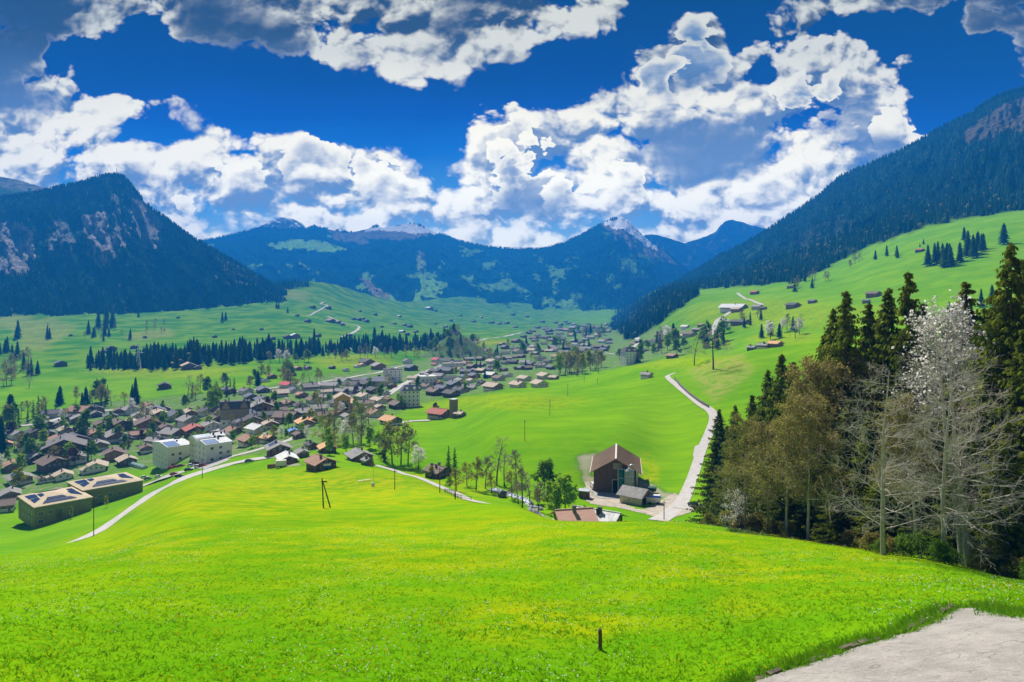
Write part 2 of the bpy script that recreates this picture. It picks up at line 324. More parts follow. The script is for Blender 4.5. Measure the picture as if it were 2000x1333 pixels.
# ---------------------------------------------------------------- the ground: one sheet from the camera to the mountains
# each column: heading u, then eighteen knots (row, distance)
GC = {
 -500: [(1333,23),(1200,36),(1120,66),(1100,95),(1105,190),(1072,250),(1042,305),(945,400),(860,510),(815,590),(775,690),(738,810),(716,920),(690,1060),(655,1300),(620,1600),(560,1850)],
 0: [(1333,23),(1200,36),(1115,68),(1085,105),(1090,195),(1064,262),(1036,312),(940,410),(850,520),(808,600),(770,700),(735,820),(715,930),(690,1080),(655,1350),(620,1650),(570,1900)],
 200: [(1333,23.5),(1200,37),(1100,66),(1047,165),(1036,230),(1008,285),(985,340),(908,430),(840,520),(800,610),(765,710),(735,820),(718,930),(690,1080),(650,1400),(612,1750),(570,2000)],
 280: [(1333,23.5),(1180,40),(1075,74),(1002,205),(988,258),(976,300),(960,352),(905,430),(838,520),(798,600),(755,720),(730,830),(712,940),(688,1100),(648,1440),(608,1830),(570,2070)],
 400: [(1333,24),(1150,46),(1030,98),(938,250),(927,315),(905,362),(870,420),(830,490),(790,580),(760,670),(735,780),(715,890),(700,980),(680,1150),(640,1550),(600,1950),(570,2200)],
 600: [(1333,24),(1150,46),(1020,105),(945,235),(910,277),(885,315),(850,380),(810,460),(770,580),(745,700),(720,830),(700,960),(690,1060),(668,1300),(625,1800),(580,2300),(550,2600)],
 800: [(1333,24),(1150,46),(1030,96),(955,200),(935,240),(925,280),(880,322),(830,420),(790,520),(750,650),(720,820),(700,1000),(688,1130),(660,1500),(635,2200),(605,3000),(590,3400)],
 900: [(1333,24),(1155,45),(1040,88),(980,145),(971,197),(950,238),(900,285),(850,350),(805,450),(770,560),(730,760),(700,1000),(682,1200),(655,1700),(635,2600),(600,3600),(580,4000)],
 1000: [(1333,24),(1160,43),(1060,76),(989,125),(997,165),(985,205),(930,240),(850,290),(790,385),(768,480),(742,640),(700,950),(672,1300),(650,1900),(635,2700),(605,3800),(590,4200)],
 1100: [(1333,24),(1165,42),(1070,68),(1018,108),(1036,155),(1008,190),(960,220),(850,285),(775,430),(752,530),(735,660),(700,930),(668,1350),(648,1950),(635,2700),(612,3600),(600,4000)],
 1200: [(1333,24),(1170,41),(1070,66),(1019,102),(1040,145),(1000,193),(945,235),(850,285),(760,430),(727,560),(722,680),(695,950),(665,1350),(645,1950),(632,2600),(618,3300),(605,3700)],
 1300: [(1333,23.5),(1175,39),(1075,62),(1019,98),(1050,145),(1008,190),(950,230),(850,300),(740,430),(706,540),(705,650),(670,880),(640,1100),(605,1350),(585,1600),(575,1900),(560,2300)],
 1400: [(1333,22.5),(1190,36),(1090,58),(1028,92),(1050,140),(1005,188),(930,235),(850,290),(730,400),(698,460),(698,580),(655,800),(620,950),(595,1080),(578,1250),(568,1500),(545,1900)],
 1500: [(1333,21),(1215,32),(1120,50),(1042,85),(1050,130),(1000,175),(920,225),(830,290),(740,370),(680,460),(678,560),(640,740),(610,880),(580,1040),(565,1200),(545,1450),(510,1800)],
 1600: [(1333,20),(1225,29),(1130,45),(1060,75),(1060,110),(1000,160),(900,220),(800,290),(720,370),(665,450),(662,560),(625,700),(590,840),(565,980),(545,1120),(530,1300),(480,1650)],
 1800: [(1333,18.5),(1225,26),(1140,41),(1087,63),(1072,95),(1000,140),(880,210),(780,290),(700,370),(640,450),(630,540),(590,660),(550,790),(515,900),(485,1010),(460,1150),(410,1450)],
 2000: [(1333,17.5),(1215,24),(1163,36),(1137,52),(1112,85),(1000,140),(860,210),(760,290),(680,370),(620,450),(600,530),(560,640),(515,750),(475,850),(445,950),(418,1060),(370,1350)],
 2600: [(1333,17),(1235,23),(1180,34),(1150,50),(1110,85),(980,140),(830,210),(720,290),(630,370),(560,450),(530,530),(480,640),(430,750),(390,850),(355,950),(320,1060),(270,1350)],
}
GC[4200] = GC[2600]; GC[-1400] = GC[-500]; ucols = sorted(GC); KN = np.array([[(600 + 6.2 / 3 * F, 3.0)] + GC[c] for c in ucols])     # (nc, 18, 2)
NU, NTT = 840, 560
UA = np.linspace(-1300, 4000, NU)
kv = pchip(ucols, KN[:, :, 0].T, UA).T; ky = pchip(ucols, np.log(KN[:, :, 1]).T, UA).T         # (NU, 18)
tk = np.arange(18.0)
TQ = np.interp(np.linspace(0, 1, NTT), [0, .03, .40, 1], [0, 1, 4.5, 17])
GV = pchip(tk, kv, TQ); GY = np.exp(pchip(tk, ky, TQ))
GX = (UA[:, None] - U0) / F * GY; GZ = -(GV - V0) / F * GY
amp = np.interp(GY, [10, 40, 120, 400, 1500, 4000], [.02, .07, .22, .5, 2.0, 5.0])
GZ = GZ + amp * (fbm(GX / 22, GY / 22, 3, 3) - .5) * 1.6 + amp * (fbm(GX / 70, GY / 70, 9, 2) - .5) * 2 * (GY > 60)
# level pads under the farmyard and the big blocks
def ground_z(x, y):
    x = float(x); y = float(y); u = U0 + F * x / max(y, .5); f = np.clip((u - UA[0]) / (UA[1] - UA[0]), 0, NU - 1.001)
    i = int(f); f -= i
    return float((1 - f) * np.interp(y, GY[i], GZ[i]) + f * np.interp(y, GY[i + 1], GZ[i + 1]))
def at(u, v, ymin=0.0, ymax=1e9):
    """the ground point seen at column u, row v (first hit beyond ymin)"""
    f = np.clip((u - UA[0]) / (UA[1] - UA[0]), 0, NU - 1.001); i = int(f); f -= i
    Y = (1 - f) * GY[i] + f * GY[i + 1]; Z = (1 - f) * GZ[i] + f * GZ[i + 1]; vis = V0 - F * Z / Y
    ok = np.where((vis <= v) & (Y >= ymin) & (Y <= ymax))[0]
    if len(ok) == 0:
        k = int(np.argmin(np.where((Y >= ymin) & (Y <= ymax), np.abs(vis - v), 1e9))); y = Y[k]
    else:
        k = int(ok[0]); y = Y[k]
        if k > 0 and vis[k - 1] > v and Y[k - 1] >= ymin:
            t = (vis[k - 1] - v) / (vis[k - 1] - vis[k] + 1e-9); y = Y[k - 1] + t * (Y[k] - Y[k - 1])
    x = (u - U0) / F * y
    return Vector((x, y, ground_z(x, y)))
def atd(u, y):
    x = (u - U0) / F * y; return Vector((x, y, ground_z(x, y)))

VIS = V0 - F * GZ / GY; UG = np.repeat(UA[:, None], NTT, 1)
wob = (fbm(GX / 14, GY / 14, 5, 3) - .5)
un = UG + wob * 26; vn = VIS + (fbm(GX / 17, GY / 17, 8, 3) - .5) * 12
far = GY > 215
def region(poly, soft=True): return inpoly(un, vn, poly)
MR = np.zeros_like(GY); MG = np.zeros_like(GY); MBk = np.zeros_like(GY); MA = np.zeros_like(GY)
vill = region([(-480,850),(0,835),(150,792),(450,765),(700,722),(800,706),(880,690),(1000,668),(1030,640),(1180,632),(1360,640),(1340,690),(1190,722),(1090,738),(960,764),(830,790),(760,815),(700,862),(560,892),(480,890),(300,915),(200,930),(0,1000),(-480,1040)]) & (GY > 270)
MR[vill] = 1.0
for p in ([(1120,895),(1165,880),(1165,905),(1158,960),(1140,975),(1140,925)], [(1255,935),(1282,945),(1300,965),(1325,968),(1290,1012),(1180,985),(1150,985),(1145,930),(1250,925)],
          [(530,898),(595,905),(590,914),(540,912)]):
    MR[region(p) & far] = 1.6 if p[0][0] > 100 else 1.15
for p in ([(-400,600),(-400,700),(10,640),(60,655),(90,640),(60,615)], [(20,640),(100,620),(150,640),(80,690),(40,680)]):
    MA[region(p) & (GY > 900)] = .5
for p in ([(500,565),(560,560),(610,580),(600,590),(520,580)], [(240,655),(330,640),(340,655),(260,668)], [(1340,720),(1450,690),(1470,730),(1400,790)]):
    MA[region(p) & (GY > 250)] = .55
# flower drifts
def drift(cu, cv_, ru, rv, a, ylo=0, yhi=1e9):
    d = ((UG - cu) / ru) ** 2 + ((VIS - cv_) / rv) ** 2
    global MG
    MG = np.maximum(MG, a * np.clip(1.3 - d, 0, 1) * ((GY > ylo) & (GY < yhi)))
for d in ((640,960,330,46,.75,60,300),(480,985,260,30,.7,60,300),(1060,1215,210,50,.6,0,100),(900,1060,500,70,.5,0,130),(300,1060,200,50,.45,0,250),(1250,1060,300,40,.45,0,110),
          (1500,1110,330,60,.5,0,80),(1300,1190,260,40,.35,0,80),(560,1130,700,90,.2,0,150),(1000,785,150,18,.5,300,560),(1260,925,28,40,.8,215,330),(1320,705,140,18,.45,350,700),(900,790,120,16,.35,400,600),
          (1500,612,180,30,.5,700,1200),(1650,620,200,25,.4,500,900),(1530,660,80,14,.5,400,700),(330,725,160,16,.55,700,1100),(960,672,90,10,.8,800,1500),(690,705,80,14,.6,700,1100)):
    drift(*d)
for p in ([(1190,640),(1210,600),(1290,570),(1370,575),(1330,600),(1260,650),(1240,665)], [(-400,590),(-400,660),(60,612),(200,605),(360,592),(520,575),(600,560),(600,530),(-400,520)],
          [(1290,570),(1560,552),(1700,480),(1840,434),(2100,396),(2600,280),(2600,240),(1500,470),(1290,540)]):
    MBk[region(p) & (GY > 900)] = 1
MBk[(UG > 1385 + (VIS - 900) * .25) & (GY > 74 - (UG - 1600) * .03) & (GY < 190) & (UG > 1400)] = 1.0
for _ in range(2):
    for M_ in (MR, MBk, MA): M_[1:-1, 1:-1] = (M_[1:-1, 1:-1] * 2 + M_[:-2, 1:-1] + M_[2:, 1:-1] + M_[1:-1, :-2] + M_[1:-1, 2:]) / 6
idx = np.arange(NU * NTT).reshape(NU, NTT)
GF = np.stack([idx[:-1, :-1], idx[1:, :-1], idx[1:, 1:], idx[:-1, 1:]], -1).reshape(-1, 4)

gm = bpy.data.materials.new('meadow'); gm.use_nodes = True; t = NT(gm.node_tree); b = t.n['Principled BSDF']
ge = t.new('ShaderNodeNewGeometry'); pos = ge.outputs['Position']
at_ = t.new('ShaderNodeAttribute', attribute_name='mask'); asep = t.new('ShaderNodeSeparateColor'); t.l.new(at_.outputs['Color'], asep.inputs[0])
big, _ = t.noise(pos, 0.02, 4, 0.55); mid, _ = t.noise(pos, 0.22, 4, 0.6); fine, _ = t.noise(pos, 3.2, 5, 0.7); tiny, _ = t.noise(pos, 14.0, 3, 0.7)
g1 = t.mix(t.ss(big, .35, .65), (0.115, 0.300, 0.0025), (0.19, 0.375, 0.003))
g1 = t.mix(t.m('MULTIPLY', t.ss(mid, .40, .66), .40), g1, (0.21, 0.36, 0.004))
g1 = t.mix(t.m('MULTIPLY', t.ss(fine, .48, .32), .18), g1, (0.06, 0.20, 0.003))
g1 = t.mix(t.m('MULTIPLY', t.ss(tiny, .55, .75), .35), g1, (0.26, 0.46, 0.02))
mw = t.new('ShaderNodeMapping'); t.set(mw, 0, pos); mw.inputs['Scale'].default_value = (.035, .16, .1); mw.inputs['Rotation'].default_value = (0, 0, .5)
mow, _ = t.noise(mw.outputs[0], 1.0, 5, .6)
g1 = t.mix(t.m('MULTIPLY', t.ss(mow, .38, .62), .35), g1, (0.075, 0.25, 0.004))
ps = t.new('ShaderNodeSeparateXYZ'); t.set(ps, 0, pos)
pasture_shade = t.m('MULTIPLY', t.ss(ps.outputs[1], 620, 1050), t.ss(ps.outputs[0], 420, 120))  # cloud shadow over the far left valley, put into the grass colour
g1 = t.mix(pasture_shade, g1, t.mix(t.ss(big, .35, .65), (0.050, 0.19, 0.006), (0.15, 0.29, 0.006)))
yel = t.m('MULTIPLY', t.m('MULTIPLY', asep.outputs[1], .75), t.ss(t.m('ADD', t.m('MULTIPLY', mid, .6), t.m('MULTIPLY', fine, .4)), .40, .60))
g1 = t.mix(yel, g1, (0.50, 0.42, 0.002))
dry = t.m('MULTIPLY', at_.outputs['Alpha'], t.ss(mid, .3, .6))
g1 = t.mix(dry, g1, (0.36, 0.31, 0.10))
dirt = t.mix(t.ss(mid, .50, .68), (0.085, 0.22, 0.012), (0.26, 0.24, 0.19))
dirt = t.mix(t.m('SUBTRACT', asep.outputs[0], .9, clamp=True), dirt, (0.42, 0.36, 0.28))
g1 = t.mix(t.m('MINIMUM', asep.outputs[0], 1.0), g1, dirt)
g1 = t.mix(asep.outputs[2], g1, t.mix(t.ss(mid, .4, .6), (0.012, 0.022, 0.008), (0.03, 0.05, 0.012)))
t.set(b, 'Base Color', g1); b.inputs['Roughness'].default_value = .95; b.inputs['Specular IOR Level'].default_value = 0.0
bn = t.new('ShaderNodeBump'); bn.inputs['Strength'].default_value = .55; bn.inputs['Distance'].default_value = .12
t.set(bn, 'Strength', t.ss(ps.outputs[1], 20, 160, .30, .04)); t.set(bn, 'Height', t.m('ADD', fine, t.m('MULTIPLY', tiny, .4))); t.l.new(bn.outputs[0], b.inputs['Normal'])
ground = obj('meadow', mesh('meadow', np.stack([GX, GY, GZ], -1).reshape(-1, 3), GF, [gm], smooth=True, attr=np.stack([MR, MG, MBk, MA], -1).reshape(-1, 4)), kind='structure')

# ---------------------------------------------------------------- mountains
def mountain_mat(name, forest1, forest2, meadow=(0.07, 0.14, 0.03), rock=(0.24, 0.22, 0.21), snow=(0.94, 0.95, 0.96), s=1.0):
    m = bpy.data.materials.new(name); m.use_nodes = True; t = NT(m.node_tree); b = t.n['Principled BSDF']
    pos = t.new('ShaderNodeNewGeometry').outputs['Position']
    a = t.new('ShaderNodeAttribute', attribute_name='mask'); sp = t.new('ShaderNodeSeparateColor'); t.l.new(a.outputs['Color'], sp.inputs[0])
    n1, _ = t.noise(pos, 0.004 * s, 6, .6); n2, _ = t.noise(pos, 0.05 * s, 4, .65)
    vo = t.new('ShaderNodeTexVoronoi'); t.set(vo, 'Vector', pos); vo.inputs['Scale'].default_value = .09 * s
    c = t.mix(t.ss(t.m('ADD', t.m('MULTIPLY', n1, .6), t.m('MULTIPLY', n2, .4)), .40, .62), forest1, forest2)
    c = t.mix(t.m('MULTIPLY', t.ss(vo.outputs['Distance'], .3, .9), .6), c, tuple(x * .35 for x in forest1))
    c = t.mix(sp.outputs[0], c, t.mix(t.ss(n2, .35, .65), meadow, tuple(x * 1.5 for x in meadow)))
    mp = t.new('ShaderNodeMapping'); t.l.new(pos, mp.inputs[0]); mp.inputs['Scale'].default_value = (1, 1, .22)
    n3, _ = t.noise(mp.outputs[0], .035 * s, 6, .7)
    c = t.mix(sp.outputs[1], c, t.mix(t.ss(n3, .38, .62), tuple(x * .35 for x in rock), rock))
    n4, _ = t.noise(pos, .02 * s, 6, .7)
    c = t.mix(t.m('MULTIPLY', sp.outputs[2], t.ss(n4, .27, .36)), c, snow)
    t.set(b, 'Base Color', c); b.inputs['Roughness'].default_value = 1.0; b.inputs['Specular IOR Level'].default_value = 0.0
    bn = t.new('ShaderNodeBump'); bn.inputs['Strength'].default_value = .9; bn.inputs['Distance'].default_value = 10 / s
    t.set(bn, 'Height', t.m('SUBTRACT', n2, t.m('MULTIPLY', vo.outputs['Distance'], .5))); t.l.new(bn.outputs[0], b.inputs['Normal'])
    return m
MT = {}
def mountain(name, ridge, base, du, ns, gully, seed, material, patches=(), p=1.0, jag=1.5, fu=40.0, clear=0.0, back=(150, 0.8)):
    """a slope lofted from its foot line up to its ridge line, with gullies, and a back side"""
    us = np.arange(ridge[0][0], ridge[-1][0] + .1, du); rk = np.array(ridge, float); bk = np.array(base, float)
    rv = np.interp(us, rk[:, 0], rk[:, 1]); ry = np.interp(us, rk[:, 0], rk[:, 2])
    rv = rv + (fbm(us / 12, us * 0, seed + 5, 4, .6) - .5) * 2 * jag
    bv = np.interp(us, bk[:, 0], bk[:, 1]); by = np.interp(us, bk[:, 0], bk[:, 2])
    s = np.linspace(0, 1, ns)
    Vv = bv[:, None] + (rv - bv)[:, None] * s[None] ** p; Yy = by[:, None] + (ry - by)[:, None] * s[None]
    Ug = np.repeat(us[:, None], ns, 1)
    g = np.abs(fbm((Ug + 60 * s[None]) / fu, s[None] * 3 + Ug * 0, seed, 5, .55) - .5) * 2
    g2 = fbm(Ug / (fu * .3), s[None] * 9 + Ug * 0, seed + 40, 4, .6) - .5
    Yy = Yy + gully * (g + g2 * .5 - .25) * np.sin(np.pi * np.clip(s, 0, 1))[None] ** .6
    X = (Ug - U0) / F * Yy; Z = -(Vv - V0) / F * Yy
    msk = np.zeros(Ug.shape + (4,)); un = Ug + (fbm(Ug / 9, Vv / 9, seed + 3, 3) - .5) * 16; vn = Vv + (fbm(Ug / 7, Vv / 7, seed + 4, 3) - .5) * 12
    for ch, val, poly in patches:
        q = inpoly(un, vn, poly); msk[q, ch] = val
    if clear:
        q = (fbm(Ug / 34 + 5, Vv / 20, seed + 9, 4, .55) > .645) & (s[None] < .93); msk[..., 0] = np.where(q & (msk.max(-1) < .1), clear, msk[..., 0])
    # back side
    bx = []; 
    for j in (1, 2, 3):
        yb = Yy[:, -1] + back[0] * j; bx.append((X[:, -1] * (yb / Yy[:, -1]), yb, Z[:, -1] - back[0] * back[1] * j * (1 + .3 * j)))
    X = np.concatenate([X] + [q[0][:, None] for q in bx], 1); Yy = np.concatenate([Yy] + [q[1][:, None] for q in bx], 1); Z = np.concatenate([Z] + [q[2][:, None] for q in bx], 1)
    msk = np.concatenate([msk] + [msk[:, -1:]] * 3, 1)
    nn = ns + 3; idx = np.arange(len(us) * nn).reshape(len(us), nn)
    fc = np.stack([idx[:-1, :-1], idx[1:, :-1], idx[1:, 1:], idx[:-1, 1:]], -1).reshape(-1, 4)
    o = obj(name, mesh(name, np.stack([X, Yy, Z], -1).reshape(-1, 3), fc, [material], smooth=True, attr=msk.reshape(-1, 4)), kind='structure')
    MT[name + str(seed)] = (us, ns, X, Yy, Z, msk)
    return o
near_m = mountain_mat('forest_slope_near', (0.010, 0.042, 0.034), (0.035, 0.08, 0.040), rock=(0.34, 0.32, 0.31))
right_m = mountain_mat('forest_slope_right', (0.008, 0.034, 0.032), (0.025, 0.06, 0.036), rock=(0.16, 0.12, 0.08))
far_m = mountain_mat('forest_slope_far', (0.006, 0.045, 0.05), (0.016, 0.075, 0.06), meadow=(0.19, 0.38, 0.04), rock=(0.34, 0.26, 0.18), s=.55)  # forest colours shifted to blue, painting in part of the distance haze
peak_m = mountain_mat('rock_peak', (0.02, 0.04, 0.03), (0.05, 0.07, 0.05), rock=(0.14, 0.14, 0.14), s=.5)
# left mountain with its cliffs
mountain('mountain', [(-420,400,2300),(-200,412,2350),(0,388,2400),(60,380,2400),(110,368,2450),(150,360,2500),(185,350,2500),(205,344,2500),(228,343,2500),(245,350,2500),(262,370,2480),(280,392,2450),(300,412,2420),(330,432,2380),(355,452,2360),(382,470,2340),(400,480,2330),(430,498,2320),(470,520,2300),(510,545,2300),(560,575,2300)],
         [(-420,640,1600),(0,635,1640),(200,622,1730),(400,610,1930),(560,602,2150)], 2.0, 150, 330, 11, near_m,
         [(1, 1.0, [(-60,445),(30,432),(62,450),(70,500),(50,540),(-60,535)]), (1, 1.0, [(160,420),(205,412),(216,465),(232,430),(256,445),(252,480),(226,486),(218,520),(192,526),(174,500)]),
          (1, .6, [(250,385),(290,400),(315,440),(310,470),(290,465),(262,420)]), (1, .9, [(255,400),(285,410),(312,450),(305,490),(285,485),(262,440)]), (1, .7, [(90,455),(130,445),(150,480),(120,505),(95,490)]), (1, .5, [(220,380),(232,380),(240,440),(225,440)]), (1, .55, [(105,430),(135,440),(130,470),(105,465)]),
          (1, .3, [(420,500),(500,530),(520,580),(460,570),(400,530)])], p=.9, jag=1.5, back=(260, .7))
# brown alp behind it on the left
mountain('alp', [(-420,330,3100),(-100,338,3150),(0,345,3200),(40,353,3200),(70,362,3200),(110,374,3200),(160,385,3200)], [(-420,420,2800),(160,420,2800)], 4.0, 30, 60, 21, near_m,
         [(0, .5, [(-430,300),(170,300),(170,430),(-430,430)]), (1, .6, [(-430,300),(60,340),(170,390),(100,380),(0,368),(-430,360)])], jag=.8)
# right mountain
mountain('mountain', [(1255,600,3300),(1300,568,3200),(1340,540,3100),(1400,503,2950),(1450,479,2850),(1500,450,2750),(1550,417,2650),(1600,382,2560),(1640,347,2500),(1660,338,2460),(1700,321,2400),(1760,296,2300),(1800,274,2250),(1850,246,2180),(1900,220,2100),(1950,190,2050),(2000,174,2000),(2200,100,1900),(2600,0,1700)],
         [(1255,625,2100),(1300,600,1950),(1400,590,1560),(1500,566,1480),(1600,550,1330),(1800,480,1180),(2000,438,1080),(2600,330,1080)], 2.5, 150, 300, 31, right_m,
         [(1, .7, [(1870,268),(1960,205),(2080,160),(2080,250),(1970,262),(1890,282)]), (1, .25, [(1540,470),(1640,420),(1700,440),(1600,500)]), (0, .25, [(1440,500),(1490,470),(1500,476),(1460,510)])], p=.95, jag=2.0, back=(300, .8))
# wooded ridges that close the valley
FM = [(0, .9, [(520,480),(560,470),(620,470),(670,480),(680,492),(630,492),(600,490),(540,486)]), (1, .6, [(640,450),(700,455),(720,478),(690,475),(650,468)]),
      (1, .8, [(700,540),(720,548),(760,578),(770,600),(740,595),(725,570)]), (0, .8, [(735,575),(770,580),(790,600),(740,620)]), (0, .8, [(815,490),(828,500),(835,545),(880,555),(850,580),(900,585),(1000,605),(1100,640),(700,640),(760,610),(800,590),(820,560)]),
      (1, .5, [(812,492),(828,494),(832,530),(820,540)]), (0, .5, [(1070,520),(1095,530),(1100,560),(1070,570)]), (0, .7, [(1080,580),(1130,590),(1140,640),(1070,640)]),
      (2, .8, [(690,452),(760,440),(790,434),(830,444),(860,458),(800,454),(740,452)]), (1, .7, [(690,450),(800,436),(860,455),(800,470),(700,465)]), (1, .5, [(1060,482),(1100,485),(1080,500),(1060,498)]), (0, .7, [(1085,492),(1120,482),(1130,490),(1100,500)])]
mountain('mountain', [(340,478,5600),(400,470,5600),(420,467,5600),(460,458,5600),(480,452,5600),(520,444,5700),(560,449,5800),(600,446,5800),(613,441,5800),(625,445,5800),(650,450,5800),(690,454,5900),(720,448,5900),(735,441,5900),(750,445,5900),(780,439,5900),(805,436,5900),(822,440,5900),(840,450,5900),(870,461,5800),(905,473,5700),(950,482,5700),(1000,487,5600),(1060,486,5500),(1090,482,5500),(1130,478,5500),(1180,490,5500)],
         [(340,640,3000),(560,625,3000),(700,622,3000),(900,630,3600),(1180,640,3900)], 2.0, 170, 520, 41, far_m, FM, p=.85, jag=1.6, fu=55, clear=.55)
mountain('mountain', [(1040,490,5300),(1080,482,5200),(1105,474,5150),(1140,456,5050),(1165,443,5000),(1185,432,5000),(1200,427,5000),(1214,424,5000),(1226,430,5000),(1245,448,5000),(1262,466,5000),(1280,480,5000),(1310,500,5000),(1345,530,5000),(1400,570,5000)],
         [(1040,640,3700),(1200,645,3500),(1400,640,3200)], 1.5, 150, 420, 51, far_m,
         [(2, .95, [(1178,438),(1214,422),(1232,432),(1255,458),(1290,490),(1270,482),(1245,470),(1222,450),(1205,446),(1195,448)]), (1, .8, [(1175,438),(1214,420),(1260,460),(1330,520),(1290,510),(1240,490),(1200,465)]), (0, .5, [(1070,520),(1100,520),(1110,570),(1080,575)]), (0, .6, [(1060,580),(1130,590),(1150,640),(1060,640)])], p=.8, jag=1.5, fu=45, clear=.35)
# snow peak behind, and two blue ranges beyond
mountain('mountain', [(470,462,6050),(490,448,6050),(515,438,6050),(535,429,6050),(555,424,6050),(575,428,6050),(590,436,6050),(600,446,6050),(640,460,6050)], [(470,480,5900),(640,480,5900)], 1.5, 60, 500, 61, peak_m,
         [(2, 1.0, [(480,450),(555,418),(600,440),(610,452),(560,452),(520,445)]), (1, .8, [(460,470),(470,440),(555,418),(640,450),(640,470)])], jag=2.0, fu=14)
mountain('mountain', [(1230,470,6200),(1262,458,6200),(1285,460,6200),(1310,466,6200),(1345,478,6200),(1375,484,6200),(1410,500,6200),(1470,530,6200)], [(1230,640,5600),(1470,640,5600)], 2.5, 70, 500, 71, peak_m,
         [(1, .5, [(1230,440),(1480,440),(1480,540),(1230,540)])], jag=2.0, fu=30)
mountain('mountain', [(1310,490,6500),(1345,472,6500),(1380,462,6500),(1398,452,6500),(1408,440,6500),(1420,431,6500),(1430,429,6500),(1445,433,6500),(1460,438,6500),(1480,444,6500),(1540,455,6500)], [(1310,600,6100),(1540,600,6100)], 2.5, 60, 500, 81, peak_m,
         [(1, .8, [(1300,420),(1550,420),(1550,600),(1300,600)])], jag=1.5, fu=22)
# ground under and beyond everything
def slab(name, x0, x1, y0, y1, z, m):
    o = obj(name, mesh(name, np.array([(x0, y0, z), (x1, y0, z), (x1, y1, z), (x0, y1, z)]), np.array([[0, 1, 2, 3]]), [m]), kind='structure'); return o
slab('terrain', -8900, 8900, -600, 7100, -140, mat('valley_bed', (0.05, 0.10, 0.02), 1.0, scale=.01))
# the air itself
hz = MB().box(-9000, 9000, -700, 7200, -141, 870)
hm = bpy.data.materials.new('air'); hm.use_nodes = True; t = NT(hm.node_tree); t.n.remove(t.n['Principled BSDF'])
pvn = t.new('ShaderNodeVolumePrincipled'); pvn.inputs['Color'].default_value = (0.02, 0.29, 1.0, 1); pvn.inputs['Density'].default_value = 0.00020
pvn.inputs['Anisotropy'].default_value = 0.0
t.l.new(pvn.outputs[0], t.n['Material Output'].inputs['Volume'])
hz_o = obj('haze', hz.build('haze', hm), kind='stuff')
# ---------------------------------------------------------------- roads, water, tarmac
asphalt = mat('pale_asphalt', (0.50, 0.47, 0.44), .9, .12, .6); gravel = mat('gravel_track', (0.47, 0.41, 0.33), 1.0, .25, .5)
concrete = mat('concrete', (0.40, 0.39, 0.37), .9, .2, .6); white_line = mat('white_line', (.75, .75, .72), .8, .05)
def spline(pts, step):
    P = [Vector(p) for p in pts]; out = []
    for i in range(len(P) - 1):
        a, b, c, d = P[max(i - 1, 0)], P[i], P[i + 1], P[min(i + 2, len(P) - 1)]
        n = max(1, int((c - b).length / step))
        for k in range(n):
            q = k / n; out.append(0.5 * ((2 * b) + (c - a) * q + (2 * a - 5 * b + 4 * c - d) * q * q + (3 * b - a - 3 * c + d) * q ** 3))
    out.append(P[-1]); return out
def ribbon(name, pix, width, m, lift=.12, step=2.5, widths=None, kind='structure', ymin=0):
    """a road laid on the ground along a line of points"""
    raw = [at(p[0], p[1], p[2] if len(p) > 2 else ymin) for p in pix]
    pts = spline([(p.x, p.y, 0) for p in raw], step); V = []; n = len(pts); NA = 7
    for i, p in enumerate(pts):
        d = (pts[min(i + 1, n - 1)] - pts[max(i - 1, 0)]).normalized(); s = Vector((d.y, -d.x, 0))
        wd = width if widths is None else float(np.interp(i / (n - 1), np.linspace(0, 1, len(widths)), widths))
        zc = ground_z(p.x, p.y)
        for k in range(NA):
            q = p + s * wd * (k / (NA - 1) - .5); V.append((q.x, q.y, max(ground_z(q.x, q.y), zc * .5 + ground_z(q.x, q.y) * .5) + lift + .05 * (1 - abs(k - 3) / 3)))
    fs = [(i * NA + k, i * NA + k + 1, (i + 1) * NA + k + 1, (i + 1) * NA + k) for i in range(n - 1) for k in range(NA - 1)]
    me = mesh(name, np.array(V), np.array(fs), [m], smooth=True)
    return obj(name, me, kind=kind), pts
def patch(name, pix, m, lift=.10, ymin=0, sub=10, ymax=1e9):
    """a paved area draped on the ground"""
    c = [at(u, v, ymin, ymax) for u, v in pix]; x = [p.x for p in c]; y = [p.y for p in c]
    poly = [(p.x, p.y) for p in c]; st = max(max(x) - min(x), max(y) - min(y)) / (sub * 6)
    gx_, gy_ = np.meshgrid(np.arange(min(x), max(x) + st, st), np.arange(min(y), max(y) + st, st), indexing='ij')
    ins = inpoly(gx_, gy_, poly); ids = -np.ones(gx_.shape, int); V = []; fs = []
    for i in range(gx_.shape[0] - 1):
        for j in range(gx_.shape[1] - 1):
            if ins[i, j] and ins[i + 1, j] and ins[i, j + 1] and ins[i + 1, j + 1]:
                f = []
                for a, b in ((i, j), (i + 1, j), (i + 1, j + 1), (i, j + 1)):
                    if ids[a, b] < 0: ids[a, b] = len(V); V.append((gx_[a, b], gy_[a, b], ground_z(gx_[a, b], gy_[a, b]) + lift))
                    f.append(ids[a, b])
                fs.append(f)
    return obj(name, mesh(name, np.array(V), np.array(fs), [m], smooth=True), kind='structure')
